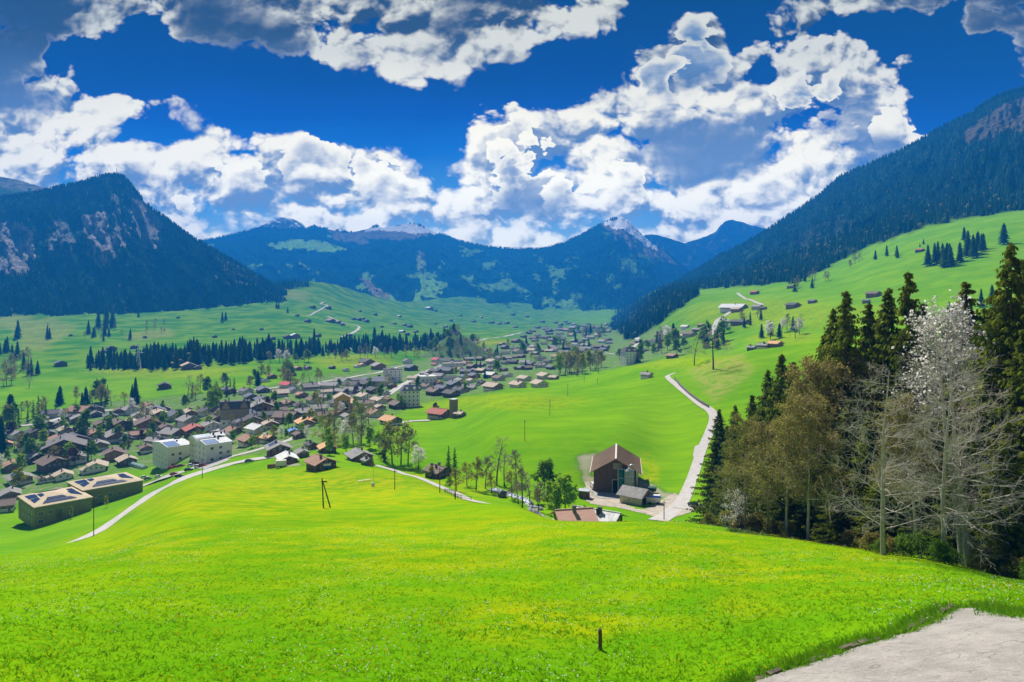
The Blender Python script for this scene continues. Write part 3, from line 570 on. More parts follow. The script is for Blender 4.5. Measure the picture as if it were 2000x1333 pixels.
# left road past the big blocks, with the parking bay beside it
road_l, _ = ribbon('road', [(150,1058,200),(172,1049,205),(215,1025,210),(250,1000,220),(300,966,230),(350,941,230),(400,922,240),(460,905,250),(520,895,260),(575,888,270)], 5.2, asphalt, widths=[6.0, 6, 5.5, 5.2, 5.5, 8, 11, 9, 6, 6])
ribbon('road', [(275,950,300),(310,938,300),(350,925,300),(400,908,300),(450,893,300),(500,880,290),(560,862,290),(590,850,290)], 6.5, asphalt)
patch('forecourt', [(372,905),(420,890),(440,893),(452,898),(400,918),(375,916)], concrete, .16, 300)
ribbon('road', [(732,909,250),(770,920,200),(810,932,190),(850,948,180),(890,965,170),(925,980,160),(945,990,155)], 3.6, asphalt, step=1.5)
ribbon('path', [(1040,1008,160),(1075,1016,150),(1110,1022,140)], 2.4, asphalt, step=1.5)
# road up the meadow on the right
ribbon('road', [(1285,1018,150),(1312,1000,160),(1335,975,165),(1350,940,170),(1362,905,175),(1370,880,175),(1385,845,175),(1394,818,200),(1388,803,200),(1368,790,200),(1345,772,250),(1325,756,250),(1308,742,250),(1304,735,250),(1318,729,250)], 4.4, asphalt, step=1.5, widths=[5.5,4.8,4.0,3.8,3.8,3.8,3.8,4.0,4.6,4.0,3.6,3.5,3.4,3.1,2.8])
patch('layby', [(1356,872),(1372,868),(1366,896),(1352,893)], asphalt, .15, 180)
patch('yard', [(1141,940),(1155,938),(1160,968),(1215,975),(1222,985),(1250,996),(1275,985),(1300,970),(1320,960),(1350,985),(1360,1000),(1300,1016),(1262,1006),(1200,992),(1150,985),(1137,972)], gravel, .09, 170)
patch('apron', [(1158,952),(1212,952),(1212,976),(1168,974),(1158,968)], concrete, .16, 170)
ribbon('road', [(1365,985,170),(1345,990,170),(1330,995,165)], 6, asphalt, step=1.5, lift=.13)
for pts_, wd, ym in (([(440,768,600),(520,760,600),(580,752,600),(640,745,650),(700,735,700),(745,727,750),(790,715,800)], 6, 0),
               ([(600,617,1300),(630,603,1300),(640,596,1300),(625,595,1300),(632,590,1400)], 6, 0), ([(665,658,1100),(690,650,1100),(702,640,1100),(690,635,1100),(672,632,1200),(640,618,1300)], 7, 0), ([(668,672,1000),(690,682,950),(715,690,900)], 8, 0),
               ([(920,676,1000),(930,668,1000),(950,662,1100),(990,657,1200),(1020,650,1300)], 9, 0), ([(1440,573,1000),(1450,580,900),(1470,588,850),(1490,596,800)], 5, 0), ([(1428,608,800),(1415,618,780),(1402,625,760),(1395,640,700),(1390,655,700)], 6, 0),
               ([(1180,690,700),(1220,690,700),(1245,670,800),(1240,655,900)], 7, 0), ([(700,800,400),(760,770,450),(800,745,500),(830,728,600),(870,715,700)], 7, 0),
               ([(0,835,430),(80,828,430),(160,806,500),(240,800,500)], 6, 0), ([(770,832,380),(800,824,380),(840,822,380)], 5, 0), ([(280,856,380),(340,846,380),(400,842,380),(450,838,400)], 7, 0)):
    ribbon('road', pts_, wd, asphalt, lift=.35, step=6)
# stream with pale stones
water = bpy.data.materials.new('stream_water'); water.use_nodes = True; wb = NT(water.node_tree); bb = wb.n['Principled BSDF']
ge_ = wb.new('ShaderNodeNewGeometry'); wn, _ = wb.noise(ge_.outputs['Position'], .9, 5, .7)
wb.set(bb, 'Base Color', wb.mix(wb.ss(wn, .45, .6), (.10, .14, .13), (.75, .78, .78))); bb.inputs['Roughness'].default_value = .2
ribbon('stream', [(1062,1012,165),(1048,1003,170),(1040,992,180),(1028,978,190),(1000,968,190),(960,955,200)], 2.6, water, lift=.05, step=1.5)
# tarmac corner at the near right, with a low broken kerb
tarm = bpy.data.materials.new('worn_tarmac'); tarm.use_nodes = True; tt = NT(tarm.node_tree); tb_ = tt.n['Principled BSDF']; tp = tt.new('ShaderNodeNewGeometry').outputs['Position']
q1, _ = tt.noise(tp, .7, 5, .65); q2, _ = tt.noise(tp, 30, 3, .8); q3, _ = tt.noise(tp, 5.0, 6, .7)
tcx = tt.mix(tt.ss(q1, .35, .65), (.27, .25, .225), (.37, .34, .305)); tcx = tt.mix(tt.m('MULTIPLY', tt.ss(q2, .5, .68), .45), tcx, (.62, .58, .53)); tcx = tt.mix(tt.m('MULTIPLY', tt.ss(q2, .5, .36), .45), tcx, (.16, .14, .12))
tcx = tt.mix(tt.m('MULTIPLY', tt.ss(q3, .54, .68), .45), tcx, (.52, .48, .43))
tcx = tt.mix(tt.m('MULTIPLY', tt.ss(q3, .44, .32), .5), tcx, (.20, .18, .16))
q4, _ = tt.noise(tp, .55, 3, .5, 1.5)
tcx = tt.mix(tt.m('MULTIPLY', tt.ss(tt.m('ABSOLUTE', tt.m('SUBTRACT', q4, .5)), .012, .002), .55), tcx, (.13, .115, .10))
tt.set(tb_, 'Base Color', tcx); tb_.inputs['Roughness'].default_value = .95
tbn = tt.new('ShaderNodeBump'); tbn.inputs['Strength'].default_value = .5; tbn.inputs['Distance'].default_value = .03; tt.set(tbn, 'Height', q2); tt.l.new(tbn.outputs[0], tb_.inputs['Normal'])
EDGE = [(1420,1360),(1475,1331),(1560,1303),(1640,1275),(1700,1256),(1760,1240),(1800,1222),(1840,1203),(1870,1188),(1910,1186),(1955,1192),(2000,1203),(2060,1215),(2150,1232),(2300,1255),(2500,1285)]
TPIX = EDGE + [(2750,1330),(2750,1700),(1400,1700)]
patch('driveway', TPIX, tarm, .03, 8, 22, 60)
kerb_m = mat('old_kerb_stone', (0.16, 0.13, 0.10), 1.0, .5, 3.0)
eg = spline([at(u, v, 8, 60) for u, v in EDGE], .5)
mk_ = ground.data.color_attributes['mask'].data; buf = np.zeros(len(mk_) * 4, np.float32); mk_.foreach_get('color', buf); buf = buf.reshape(-1, 4)
gx1, gy1 = GX.ravel(), GY.ravel(); nearv = np.where((gy1 < 45) & (gx1 > 2))[0]; dmin = np.min([np.hypot(gx1[nearv] - p.x, gy1[nearv] - p.y) for p in eg], 0)
buf[nearv, 0] = np.clip(1.75 - dmin / .42, 0, 1.6) * (dmin < .75); mk_.foreach_set('color', buf.ravel())
rk = random.Random(5); kb = MB()
for i in range(len(eg) - 1):
    if rk.random() < .22: continue
    a, b2 = eg[i], eg[i + 1]; d = (b2 - a); L = d.length; d.normalize(); nrm = Vector((-d.y, d.x, 0))
    if nrm.y < 0: nrm = -nrm
    M = Matrix.Translation(a + Vector((0, 0, -.06))) @ Matrix(((d.x, nrm.x, 0), (d.y, nrm.y, 0), (0, 0, 1))).to_4x4()
    kb.box(0, L * rk.uniform(.8, .98), -.04, rk.uniform(.08, .15), 0, rk.uniform(.10, .20), 0, M)
obj('kerb', kb.build('kerb', kerb_m), kind='structure')

# ---------------------------------------------------------------- labels that single things out
LANDMARKS = [(370,890,'white apartment blocks'),(150,965,'olive solar roofed blocks'),(457,812,'twin gabled brick mansion'),(675,792,'yellow house'),(862,805,'red roofed barn'),(1205,925,'big brown barn'),
             (1235,688,'white hotel'),(882,668,'wooded church hill'),(1435,598,'large white roofed farm'),(1517,668,'orange roofed hillside house'),(540,750,'crimson roofed hall'),(805,775,'white tower house'),
             (1393,690,'lone bare tree'),(1264,727,'grey meadow hut'),(270,700,'lattice pylon'),(1035,745,'pale twin chalets'),(620,890,'rust roofed timber barn'),(700,880,'grey skylight chalet'),(855,915,'brown stream side house'),
             (765,820,'orange roofed farmhouse'),(767,738,'white town apartment block'),(738,715,'wooden farm shed'),(650,600,'hairpin road'),(455,630,'left pasture'),(950,665,'yellow flower field'),(540,885,'grey solar barn'),
             (95,910,'wide brown chalet'),(115,875,'large slate roofed house'),(376,838,'red roofed chalet'),(500,790,'wide grey roofed chalet'),(1900,480,'right slope spruce clump'),(1798,487,'high red hut'),
             (1100,640,'far town end'),(1320,650,'white hillside houses'),(32,930,'solar roofed chalet'),(220,850,'pale grey roofed house'),(620,790,'big bare lime tree'),(965,755,'orange timber chalet'),(20,640,'left forest edge'),(1180,640,'dark spur forest'),(1600,560,'right slope pasture'),(800,610,'far valley farm'),(1760,600,'tall right edge spruces')]
ORD = ['nearest', 'second nearest', 'third nearest', 'fourth nearest', 'fifth nearest', 'sixth nearest', 'seventh nearest', 'eighth nearest', 'ninth nearest', 'tenth nearest', 'eleventh nearest', 'twelfth nearest', 'thirteenth nearest', 'fourteenth nearest', 'fifteenth nearest', 'sixteenth nearest', 'seventeenth nearest', 'eighteenth nearest', 'nineteenth nearest', 'twentieth nearest'] + ['%dth nearest' % k for k in range(21, 90)]
PEND = []           # (object, look, u, v): labelled together at the end
def later(o, look, u, v, cat, group=None):
    PEND.append((o, look, u, v)); o['category'] = cat
    if group: o['group'] = group
def finish_labels():
    cls = {}
    for o, look, u, v in PEND:
        k = min(range(len(LANDMARKS)), key=lambda i: ((LANDMARKS[i][0] - u) ** 2 + ((LANDMARKS[i][1] - v) * 1.6) ** 2))
        lu, lv, nm = LANDMARKS[k]; du, dv = u - lu, (v - lv) * 1.6
        way = ('right of' if du > 0 else 'left of') if abs(du) > abs(dv) else ('in front of' if dv > 0 else 'beyond')
        cls.setdefault((look, nm, way), []).append((du * du + dv * dv, o))
    for (look, nm, way), l in cls.items():
        l.sort(key=lambda q: q[0])
        for i, (_, o) in enumerate(l):
            o['label'] = '%s, %s %s the %s' % (look, ORD[i], way, nm) if len(l) > 1 else '%s %s the %s' % (look, way, nm)

# ---------------------------------------------------------------- houses
wood_d = mat('dark_timber', (0.13, 0.083, 0.056), .85, .4, 2.0, stretch=(6, 6, .5)); wood_m = mat('brown_timber', (0.24, 0.135, 0.075), .85, .35, 2.0, stretch=(6, 6, .5)); wood_l = mat('honey_timber', (0.30, 0.16, 0.06), .85, .3, 2.0, stretch=(6, 6, .5))
plaster = mat('white_plaster', (0.72, 0.69, 0.62), .9, .08, 1.0); cream = mat('cream_plaster', (0.62, 0.55, 0.38), .9, .08, 1.0); yellow_p = mat('yellow_plaster', (0.60, 0.36, 0.07), .9, .1, 1.0); pink_p = mat('pale_stone', (0.5, 0.42, 0.36), .9, .1)
RC = {'brown': (0.085, 0.055, 0.042), 'dark': (0.032, 0.028, 0.032), 'grey': (0.15, 0.14, 0.135), 'slate': (0.06, 0.065, 0.09), 'tan': (0.27, 0.21, 0.16), 'orange': (0.50, 0.20, 0.085), 'red': (0.23, 0.055, 0.035), 'crimson': (0.30, 0.02, 0.04), 'white': (0.62, 0.62, 0.60), 'rust': (0.19, 0.10, 0.065), 'blue': (0.06, 0.16, 0.42), 'purple': (0.085, 0.075, 0.08)}
ROOF = {k: mat(k + '_roof', tuple(min(.7, x * 1.8 + .03) for x in c), .8, .3, 1.6, stretch=(1, .35, 1), bump=.2) for k, c in RC.items()}
WALL = {'dark': wood_d, 'brown': wood_m, 'honey': wood_l, 'white': plaster, 'cream': cream, 'yellow': yellow_p, 'stone': pink_p}
WTXT = {'dark': 'dark timber', 'brown': 'brown timber', 'honey': 'honey timber', 'white': 'white walled', 'cream': 'cream walled', 'yellow': 'yellow walled', 'stone': 'pale stone'}
trim = mat('white_frame', (.7, .68, .64), .7, .05); glass = mat('window_glass', (.035, .05, .065), .12, .2, spec=.6); brick_c = mat('chimney_stone', (.22, .18, .16), .9, .3); metal_d = mat('dark_metal', (.05, .05, .055), .5, .2, metal=.3)
metal_l = mat('galvanised_metal', (.55, .57, .58), .4, .1, metal=.6); solar = mat('solar_panel', (.028, .045, .11), .15, .25, .8, spec=.7); skyl = mat('roof_light', (.45, .5, .56), .2, .1, spec=.6)
PM = {}
def pm(key, f):
    if key not in PM: PM[key] = f()
    return PM[key]
def win_mesh(wd, ht):
    def f():
        m = MB(); e = .09
        m.box(-wd/2, wd/2, -.05, .06, -ht/2, -ht/2 + e, 0).box(-wd/2, wd/2, -.05, .06, ht/2 - e, ht/2, 0).box(-wd/2, -wd/2 + e, -.05, .06, -ht/2 + e, ht/2 - e, 0).box(wd/2 - e, wd/2, -.05, .06, -ht/2 + e, ht/2 - e, 0)
        m.box(-.03, .03, -.04, .04, -ht/2 + e, ht/2 - e, 0).box(-wd/2 + e, -.03, -.02, .025, -ht/2 + e, ht/2 - e, 1).box(.03, wd/2 - e, -.02, .025, -ht/2 + e, ht/2 - e, 1)
        return m.build('window', [trim, glass])
    return pm(('win', round(wd, 1), round(ht, 1)), f)
def paint(o, slots):
    for i, m in enumerate(slots):
        o.material_slots[i].link = 'OBJECT'; o.material_slots[i].material = m
NHOUSE = 0
def chalet(u, v, wpx, roof, wall, rz=None, L=1.15, H=.36, lod=None, name='house', look=None, ymin=200, ymax=1e9, base=None, label=None, pitch=.42, cat='house', group='houses of the village', hip=False, extra=None, pt=None, W=None):
    """gable-roofed house: ridge along local x, gables at +-x; wpx is how wide it shows in the photo's pixels"""
    global NHOUSE; NHOUSE += 1
    rn = random.Random(int(u * 7 + v * 13))
    p = pt or at(u, v, ymin, ymax); y = p.y
    if rz is None: rz = R(-52 + rn.uniform(-14, 14))
    wm = wpx / F * y * (1.0 if label else 1.04)
    den = abs(math.cos(rz)) * L + abs(math.sin(rz)); W = W or wm / (den * 1.12); Ln = W * L
    He = H * W if H < 1.5 else H; He = max(2.4, He)
    if lod is None: lod = 0 if y < 400 else (1 if y < 620 else 2)
    p = Vector((p.x, p.y + W * .3, p.z)); 
    corners = [ground_z(p.x + a * math.cos(rz) - b * math.sin(rz), p.y + a * math.sin(rz) + b * math.cos(rz)) for a in (-Ln/2, Ln/2) for b in (-W/2, W/2)]
    z0 = min(corners) * .5 + max(corners) * .5; drop = z0 - min(corners) + .6; p.z = z0
    root = empty(name, p, rz)
    rd = pitch * W / 2; ov = .15 * W if lod < 2 else .13 * W; ok = W * .13
    m = MB(); zb = min(2.3, He * .4)
    poly = [(-W/2, zb if lod < 2 else -drop), (W/2, zb if lod < 2 else -drop), (W/2, He), (0, He + rd - .1), (-W/2, He)]
    m.prism(poly, 'x', -Ln/2, Ln/2); wall_o = obj('wall', m.build('wall', WALL[wall]), root)
    if lod < 2:
        e = .05 if base is None else .08
        obj('base', MB().box(-Ln/2 - e, Ln/2 + e, -W/2 - e, W/2 + e, -drop, zb, 0).build('base', WALL[base or ('white' if wall != 'dark' and rn.random() < .8 else wall)]), root)
    r = MB(); th = .22; sl = rd / (W/2)
    for s in (-1, 1):
        yo = s * (W/2 + ov); zo = He - ov * sl
        r.prism([(0, He + rd), (yo, zo), (yo, zo + th), (0, He + rd + th * 1.1)] if s < 0 else [(yo, zo), (0, He + rd), (0, He + rd + th * 1.1), (yo, zo + th)], 'x', -Ln/2 - ok, Ln/2 + ok)
    if lod < 2: r.box(-Ln/2 - ok, Ln/2 + ok, -.14, .14, He + rd + th, He + rd + th + .16)
    ro = obj('roof', r.build('roof', ROOF[roof]), root)
    if lod < 2:
        def ridge_z(yy): return He + rd - abs(yy) * sl
        cx, cy = Ln * rn.uniform(-.25, .2), rn.choice((-1, 1)) * W * .12
        obj('chimney', MB().box(cx - .4, cx + .4, cy - .35, cy + .35, ridge_z(cy) - .2, He + rd + 1.1).box(cx - .5, cx + .5, cy - .45, cy + .45, He + rd + 1.1, He + rd + 1.25).build('chimney', brick_c), ro)
        # gable that faces the camera, and the long side that faces it
        gs = 1 if math.sin(rz) * -1 > 0 else -1        # +x gable looks towards -y when rz is negative
        rows_ = [zb * .55, zb + .5 * (He - zb) + .2] if lod == 0 else [zb + .5 * (He - zb)]
        if He - zb > 4.5: rows_.append(He - .6)
        ncol = max(2, min(4, int(W / 3)))
        for zz in rows_:
            for k in range(ncol):
                w_ = obj('window', win_mesh(1.1, 1.2), root, (gs * (Ln/2 + (.09 if zz < zb else .04)), (k + .5 - ncol / 2) * W / ncol * .86, zz)); w_.rotation_euler = (0, 0, R(90))
        if W > 7: 
            w_ = obj('window', win_mesh(1.0, 1.0), root, (gs * (Ln/2 + .04), 0, He + rd * .35)); w_.rotation_euler = (0, 0, R(90))
        ss_ = -1 if math.cos(rz) > 0 else 1
        for k in range(2 if lod else 3):
            obj('window', win_mesh(1.0, 1.1), root, ((k - (1 if not lod else .5)) * Ln * .3, ss_ * (W/2 + (.09 if rows_[-1] < zb else .04)), rows_[-1]))
        if lod == 0:
            bz = zb + .15; x0 = gs * Ln/2
            obj('balcony', MB().box(min(x0, x0 + gs * 1.1), max(x0, x0 + gs * 1.1), -W * .42, W * .42, bz - .15, bz).box(x0 + gs * 1.05 - .04, x0 + gs * 1.05 + .04, -W * .42, W * .42, bz, bz + .85).build('balcony', WALL['honey' if wall == 'white' else 'brown']), root)
            d_ = obj('door', MB().box(-.5, .5, -.06, .06, 0, 2.0).build('door', wood_m), root, (Ln * .36, ss_ * (W/2 + .09), 0))
    if extra: extra(root, ro, W, Ln, He, rd, sl)
    lk = look or '%s roofed %s house' % (roof, WTXT[wall])
    if label: tag(root, label, cat, group)
    else: later(root, lk, u, v - wpx * .25, cat, group)
    return root
def panels(side, x0, x1, y0, y1, name='solar_panel', m=None):
    """a flat array lying on the roof slope; x along the ridge as a fraction of length, y down the slope 0..1"""
    def f(root, ro, W, Ln, He, rd, sl):
        a = MB(); s = side
        pts = []
        for yy in (y0, y1):
            q = s * W/2 * yy; z = He + rd - abs(q) * sl + .30
            pts.append((q, z))
        (qa, za), (qb, zb_) = pts
        vs = [(x0 * Ln, qa, za), (x1 * Ln, qa, za), (x1 * Ln, qb, zb_), (x0 * Ln, qb, zb_)]
        vs += [(p[0], p[1], p[2] + .08) for p in vs]
        a.add(vs, [(0, 1, 2, 3), (7, 6, 5, 4), (0, 4, 5, 1), (1, 5, 6, 2), (2, 6, 7, 3), (3, 7, 4, 0)]); obj(name, a.build(name, m or solar), ro)
    return f
def skylights(root, ro, W, Ln, He, rd, sl):
    for k in (-1, 0, 1): panels(-1, k * .2 - .05, k * .2 + .05, .3, .55, 'skylight', skyl)(root, ro, W, Ln, He, rd, sl)
def flues(root, ro, W, Ln, He, rd, sl):
    for k in (-.3, .05): obj('flue', MB().box(k * Ln - .3, k * Ln + .3, -W * .2 - .3, -W * .2 + .3, He + rd * .4, He + rd + .9).build('flue', metal_d), ro)
# the houses one can tell apart: (u, v of the front foot, width in px, roof, wall, options)
HL = [
 (32,946,56,'grey','brown',dict(extra=panels(-1,-.4,.15,.15,.8))),(95,919,66,'brown','dark'),(119,937,42,'tan','white'),(184,921,46,'tan','white'),(80,944,22,'brown','stone'),(97,941,22,'tan','stone'),(164,926,24,'tan','white'),
 (218,898,52,'brown','honey'),(243,909,46,'tan','dark'),(283,884,36,'brown','brown'),(115,892,92,'purple','dark'),(140,872,60,'purple','brown'),(105,868,40,'rust','brown'),(220,862,54,'grey','honey'),(240,864,34,'slate','honey'),(43,878,38,'rust','brown'),(8,874,30,'orange','brown'),
 (63,855,44,'dark','brown'),(94,853,28,'slate','dark'),(125,848,38,'tan','stone'),(84,838,42,'grey','brown'),(78,824,28,'brown','dark'),(132,822,30,'slate','brown'),(150,826,38,'grey','brown'),(183,808,40,'dark','brown'),(184,815,30,'purple','dark'),(212,820,32,'slate','dark'),(229,811,32,'brown','brown'),
 (194,836,36,'brown','dark'),(227,840,54,'brown','dark'),(252,833,34,'tan','stone'),(284,842,64,'brown','brown'),(268,820,34,'grey','white'),(299,812,46,'slate','dark'),(306,822,52,'tan','brown'),(288,801,36,'rust','brown'),(322,804,22,'purple','brown'),(322,843,34,'brown','brown'),(297,853,26,'grey','stone'),
 (366,817,40,'tan','honey'),(376,850,54,'red','dark',dict(label='large chalet with a faded red roof and dark timber gable left of the mansion')),(372,853,26,'red','dark'),(416,827,38,'brown','dark'),(465,836,36,'slate','stone'),(453,850,38,'rust','brown'),(376,880,36,'grey','honey'),
 (499,847,46,'white','white'),(484,870,50,'rust','honey'),(522,864,36,'orange','brown'),(540,888,60,'grey','dark',dict(extra=panels(-1,-.45,.1,.1,.9),label='wide grey roofed barn with dark solar panels beside the road bend')),(558,906,54,'white','dark',dict(L=1.5,label='low dark farmhouse under a bleached white metal roof beside the road')),(588,894,34,'grey','stone'),
 (606,878,28,'dark','brown'),(637,884,42,'orange','dark'),(624,917,68,'rust','dark',dict(L=1.1,label='weathered timber barn with a rust brown roof at the top of the foreground meadow')),(700,902,62,'grey','brown',dict(extra=skylights,label='brown chalet with a grey roof and three skylights beside the lane')),(716,910,26,'grey','dark'),(855,934,58,'brown','dark',dict(extra=flues,label='brown stream side house with two dark flues on its roof')),
 (572,850,26,'blue','yellow',dict(label='small yellow house with a bright blue solar roof')),(592,834,42,'orange','honey'),(606,828,30,'orange','honey'),(582,857,28,'brown','dark'),(525,836,36,'tan','honey'),(508,805,54,'grey','brown',dict(label='wide grey roofed brown chalet in the middle of the lower village')),(560,795,34,'rust','brown'),(488,782,34,'slate','dark'),(478,770,32,'purple','white'),(512,767,40,'slate','dark',dict(L=2.2)),(445,768,44,'slate','brown',dict(L=2.6)),
 (588,777,30,'rust','brown'),(560,758,40,'crimson','white',dict(L=1.6,label='long hall with a crimson roof at the wood edge')),(515,747,20,'slate','white'),(530,740,24,'rust','brown'),(580,724,22,'rust','brown'),(560,727,22,'tan','brown'),(600,722,18,'purple','brown'),(570,735,18,'tan','brown'),
 (690,792,38,'orange','stone',dict(L=1.6)),(702,805,28,'grey','dark'),(742,801,26,'tan','honey'),(775,798,38,'brown','dark'),(738,788,38,'tan','cream',dict(L=1.8)),(757,787,22,'rust','honey'),(750,773,26,'slate','white'),(657,814,24,'orange','brown'),(677,820,30,'grey','stone',dict(L=1.5)),(686,830,22,'grey','brown'),
 (762,830,50,'orange','dark',dict(label='farmhouse with a salmon orange roof and white lower wall on the meadow edge',base='white')),(713,757,36,'dark','brown'),(765,758,22,'dark','honey'),(888,759,38,'slate','dark'),(881,776,36,'dark','dark'),(848,772,38,'brown','dark'),(856,753,22,'red','brown'),(738,722,36,'grey','honey',dict(label='wooden farm shed with a pale grey roof in the meadow beyond town')),(715,714,34,'dark','rust' if False else 'brown'),(675,726,16,'slate','white'),(648,721,15,'brown','dark'),(697,719,16,'grey','white'),(707,716,16,'orange','stone'),
 (795,710,22,'purple','white'),(802,724,30,'blue' if False else 'slate','dark'),(853,708,24,'crimson','white'),(849,715,16,'red','white'),(963,762,44,'tan','honey',dict(label='orange timber chalet with a tan roof at the town edge')),(958,738,30,'white','brown'),(1012,758,36,'tan','cream'),(1024,745,30,'tan','cream'),(1054,757,36,'tan','cream'),(1064,741,32,'tan','cream'),(1082,742,22,'tan','honey'),
 (920,748,20,'tan','white'),(905,740,20,'slate','white'),(940,752,18,'dark','brown'),(1264,739,27,'grey','stone',dict(H=.5,label='small grey hut standing alone on the meadow brow',name='hut',cat='hut')),
 (1435,606,56,'white','honey',dict(L=1.5,H=.22,label='large farm barn with a bright white roof on the right hillside',name='barn',cat='barn',lod=1)),(1441,609,24,'tan','honey'),(1480,604,22,'grey','stone'),(1491,605,15,'dark','brown'),(1448,634,34,'dark','brown',dict(L=2.2)),(1339,642,18,'white','white'),(1314,653,20,'white','white'),(1348,658,28,'brown','stone'),(1370,638,14,'rust','brown'),(1330,660,20,'tan','stone'),(1362,648,20,'grey','brown'),
 (1517,678,30,'orange','brown',dict(label='hillside house with an orange roof',lod=1)),(1493,681,26,'grey','brown'),(1470,684,20,'grey','dark'),(1551,602,26,'dark','brown'),(1588,592,17,'slate','brown'),(1475,575,18,'red','brown'),(1546,563,15,'dark','brown'),(1709,580,28,'brown','brown'),(1693,592,16,'slate','brown'),(1798,492,17,'red','dark',dict(label='tiny hut with a red brown roof by the spruce clump high on the right slope',name='hut',cat='hut')),(1314,700,24,'rust','dark'),(1282,671,24,'dark','white'),(1420,632,14,'grey','brown'),
]
for h in HL:
    kw = dict(h[5]) if len(h) > 5 else {}
    chalet(h[0], h[1], h[2], h[3], h[4], **kw)
# scattered chalets of the far pastures
FARH = [(215,686,26,'dark'),(200,690,16,'brown'),(115,716,30,'slate'),(137,657,9,'dark'),(282,661,11,'dark'),(347,622,8,'dark'),(418,660,13,'slate'),(348,717,38,'rust'),(365,722,36,'tan'),(385,722,20,'slate'),(330,760,10,'dark'),(318,760,32,'dark'),(260,682,20,'dark'),(300,680,16,'dark'),(575,661,24,'white'),(560,662,20,'dark'),(530,664,16,'dark'),(620,658,16,'dark'),(600,630,16,'dark'),(610,602,14,'dark'),(580,618,10,'dark'),(640,604,14,'dark'),(645,630,20,'rust'),(660,632,14,'brown'),(668,636,12,'dark'),(690,625,10,'dark'),(700,626,14,'dark'),(715,630,14,'dark'),(708,624,10,'brown'),(733,616,10,'dark'),(702,609,8,'brown'),(780,620,10,'white'),(770,634,10,'dark'),(790,637,12,'dark'),(800,640,14,'dark'),(785,650,14,'white'),(795,655,12,'dark'),(812,650,12,'slate'),(838,605,16,'white'),(850,608,10,'dark'),(683,657,12,'dark'),(510,645,10,'dark'),(455,645,8,'dark'),(940,622,8,'white'),(900,618,8,'dark'),(960,632,12,'dark'),(975,634,10,'rust'),(990,633,12,'brown'),(925,630,10,'dark'),(880,628,10,'dark'),(1002,616,10,'dark'),(1030,620,8,'dark'),(1060,630,10,'slate'),(1085,632,10,'brown'),(870,640,10,'brown'),(850,634,8,'dark'),(745,640,10,'dark'),(1105,630,8,'dark'),(1142,600,7,'white')]
for u, v, wp, rc in FARH:
    chalet(u, v, wp, rc, 'dark' if rc != 'white' else 'honey', lod=2, ymin=560, group='chalets on the far pastures', look='%s roofed pasture chalet' % rc, name='chalet', cat='chalet')
# the rest of the town: rows of smaller, farther houses
rt = random.Random(77); placed = [(h[0], h[1]) for h in HL]
def fill(poly, n, wr, roofs, walls, ymin, dmin):
    c = 0; tries = 0; us = [p[0] for p in poly]; vs = [p[1] for p in poly]
    while c < n and tries < n * 60:
        tries += 1; u = rt.uniform(min(us), max(us)); v = rt.uniform(min(vs), max(vs))
        if not bool(inpoly([u], [v], poly)[0]): continue
        sc = dmin * np.interp(v, [640, 720, 820, 900], [.5, .85, 1.3, 1.7])
        if any(((u - a) / 1.5) ** 2 + ((v - b) * 1.3) ** 2 < sc * sc for a, b in placed): continue
        placed.append((u, v)); c += 1
        chalet(u, v, rt.uniform(*wr) * np.interp(v, [635, 680, 740, 850], [.55, .8, 1, 1.45]), rt.choice(roofs), rt.choice(walls), ymin=ymin, L=rt.uniform(1.0, 1.6), rz=R(rt.choice((-50, -55, 35, -20)) + rt.uniform(-12, 12)))
TOWN_R = ['brown', 'dark', 'slate', 'tan', 'grey', 'grey', 'purple', 'brown', 'dark', 'rust', 'grey']; TOWN_W = ['brown', 'dark', 'white', 'cream', 'stone', 'honey', 'brown', 'white']
fill([(900,718),(930,690),(1000,668),(1040,645),(1185,640),(1195,665),(1180,690),(1090,722),(1000,730),(910,735)], 100, (19, 29), TOWN_R, TOWN_W, 560, 10)
fill([(800,745),(870,705),(960,700),(1010,715),(990,740),(900,770),(840,780)], 22, (22, 32), TOWN_R, TOWN_W, 480, 13)
fill([(1195,700),(1240,660),(1300,650),(1330,668),(1280,690),(1210,712)], 12, (16, 24), TOWN_R, TOWN_W, 560, 12)
fill([(450,800),(560,770),(700,745),(760,750),(740,815),(640,815),(600,850),(470,835)], 36, (26, 36), TOWN_R, TOWN_W, 380, 13)
fill([(0,870),(100,815),(300,805),(460,810),(420,845),(300,870),(200,880),(60,880)], 30, (26, 36), TOWN_R, TOWN_W, 380, 13)
fill([(0,985),(0,900),(80,890),(260,880),(270,920),(150,915),(60,960)], 8, (26, 34), TOWN_R, TOWN_W, 330, 15)
fill([(300,868),(480,838),(560,850),(560,880),(500,885),(470,868),(420,862)], 7, (24, 32), TOWN_R, TOWN_W, 330, 14)
fill([(1000,640),(1190,630),(1190,645),(1010,652)], 14, (15, 22), TOWN_R, TOWN_W, 900, 8)
# ---------------------------------------------------------------- the particular buildings
def place(name, u, v, label, cat, rz=0, ymin=150, dz=0, group=None, ymax=1e9):
    p = at(u, v, ymin, ymax); p.z += dz
    return empty(name, p, rz, label, cat, group)
def box_part(name, parent, x0, x1, y0, y1, z0, z1, m): return obj(name, MB().box(x0, x1, y0, y1, z0, z1).build(name, m), parent)
def windows(root, face, xs, zs, wd, ht, off, skip=()):
    """face: 'f' looks to -y, 'l' to -x, 'r' to +x"""
    for i, x in enumerate(xs):
        for j, z in enumerate(zs):
            if (i, j) in skip: continue
            if face == 'f': obj('window', win_mesh(wd, ht), root, (x, -off, z))
            else:
                w_ = obj('window', win_mesh(wd, ht), root, ((-1 if face == 'l' else 1) * off, x, z)); w_.rotation_euler = (0, 0, R(90))
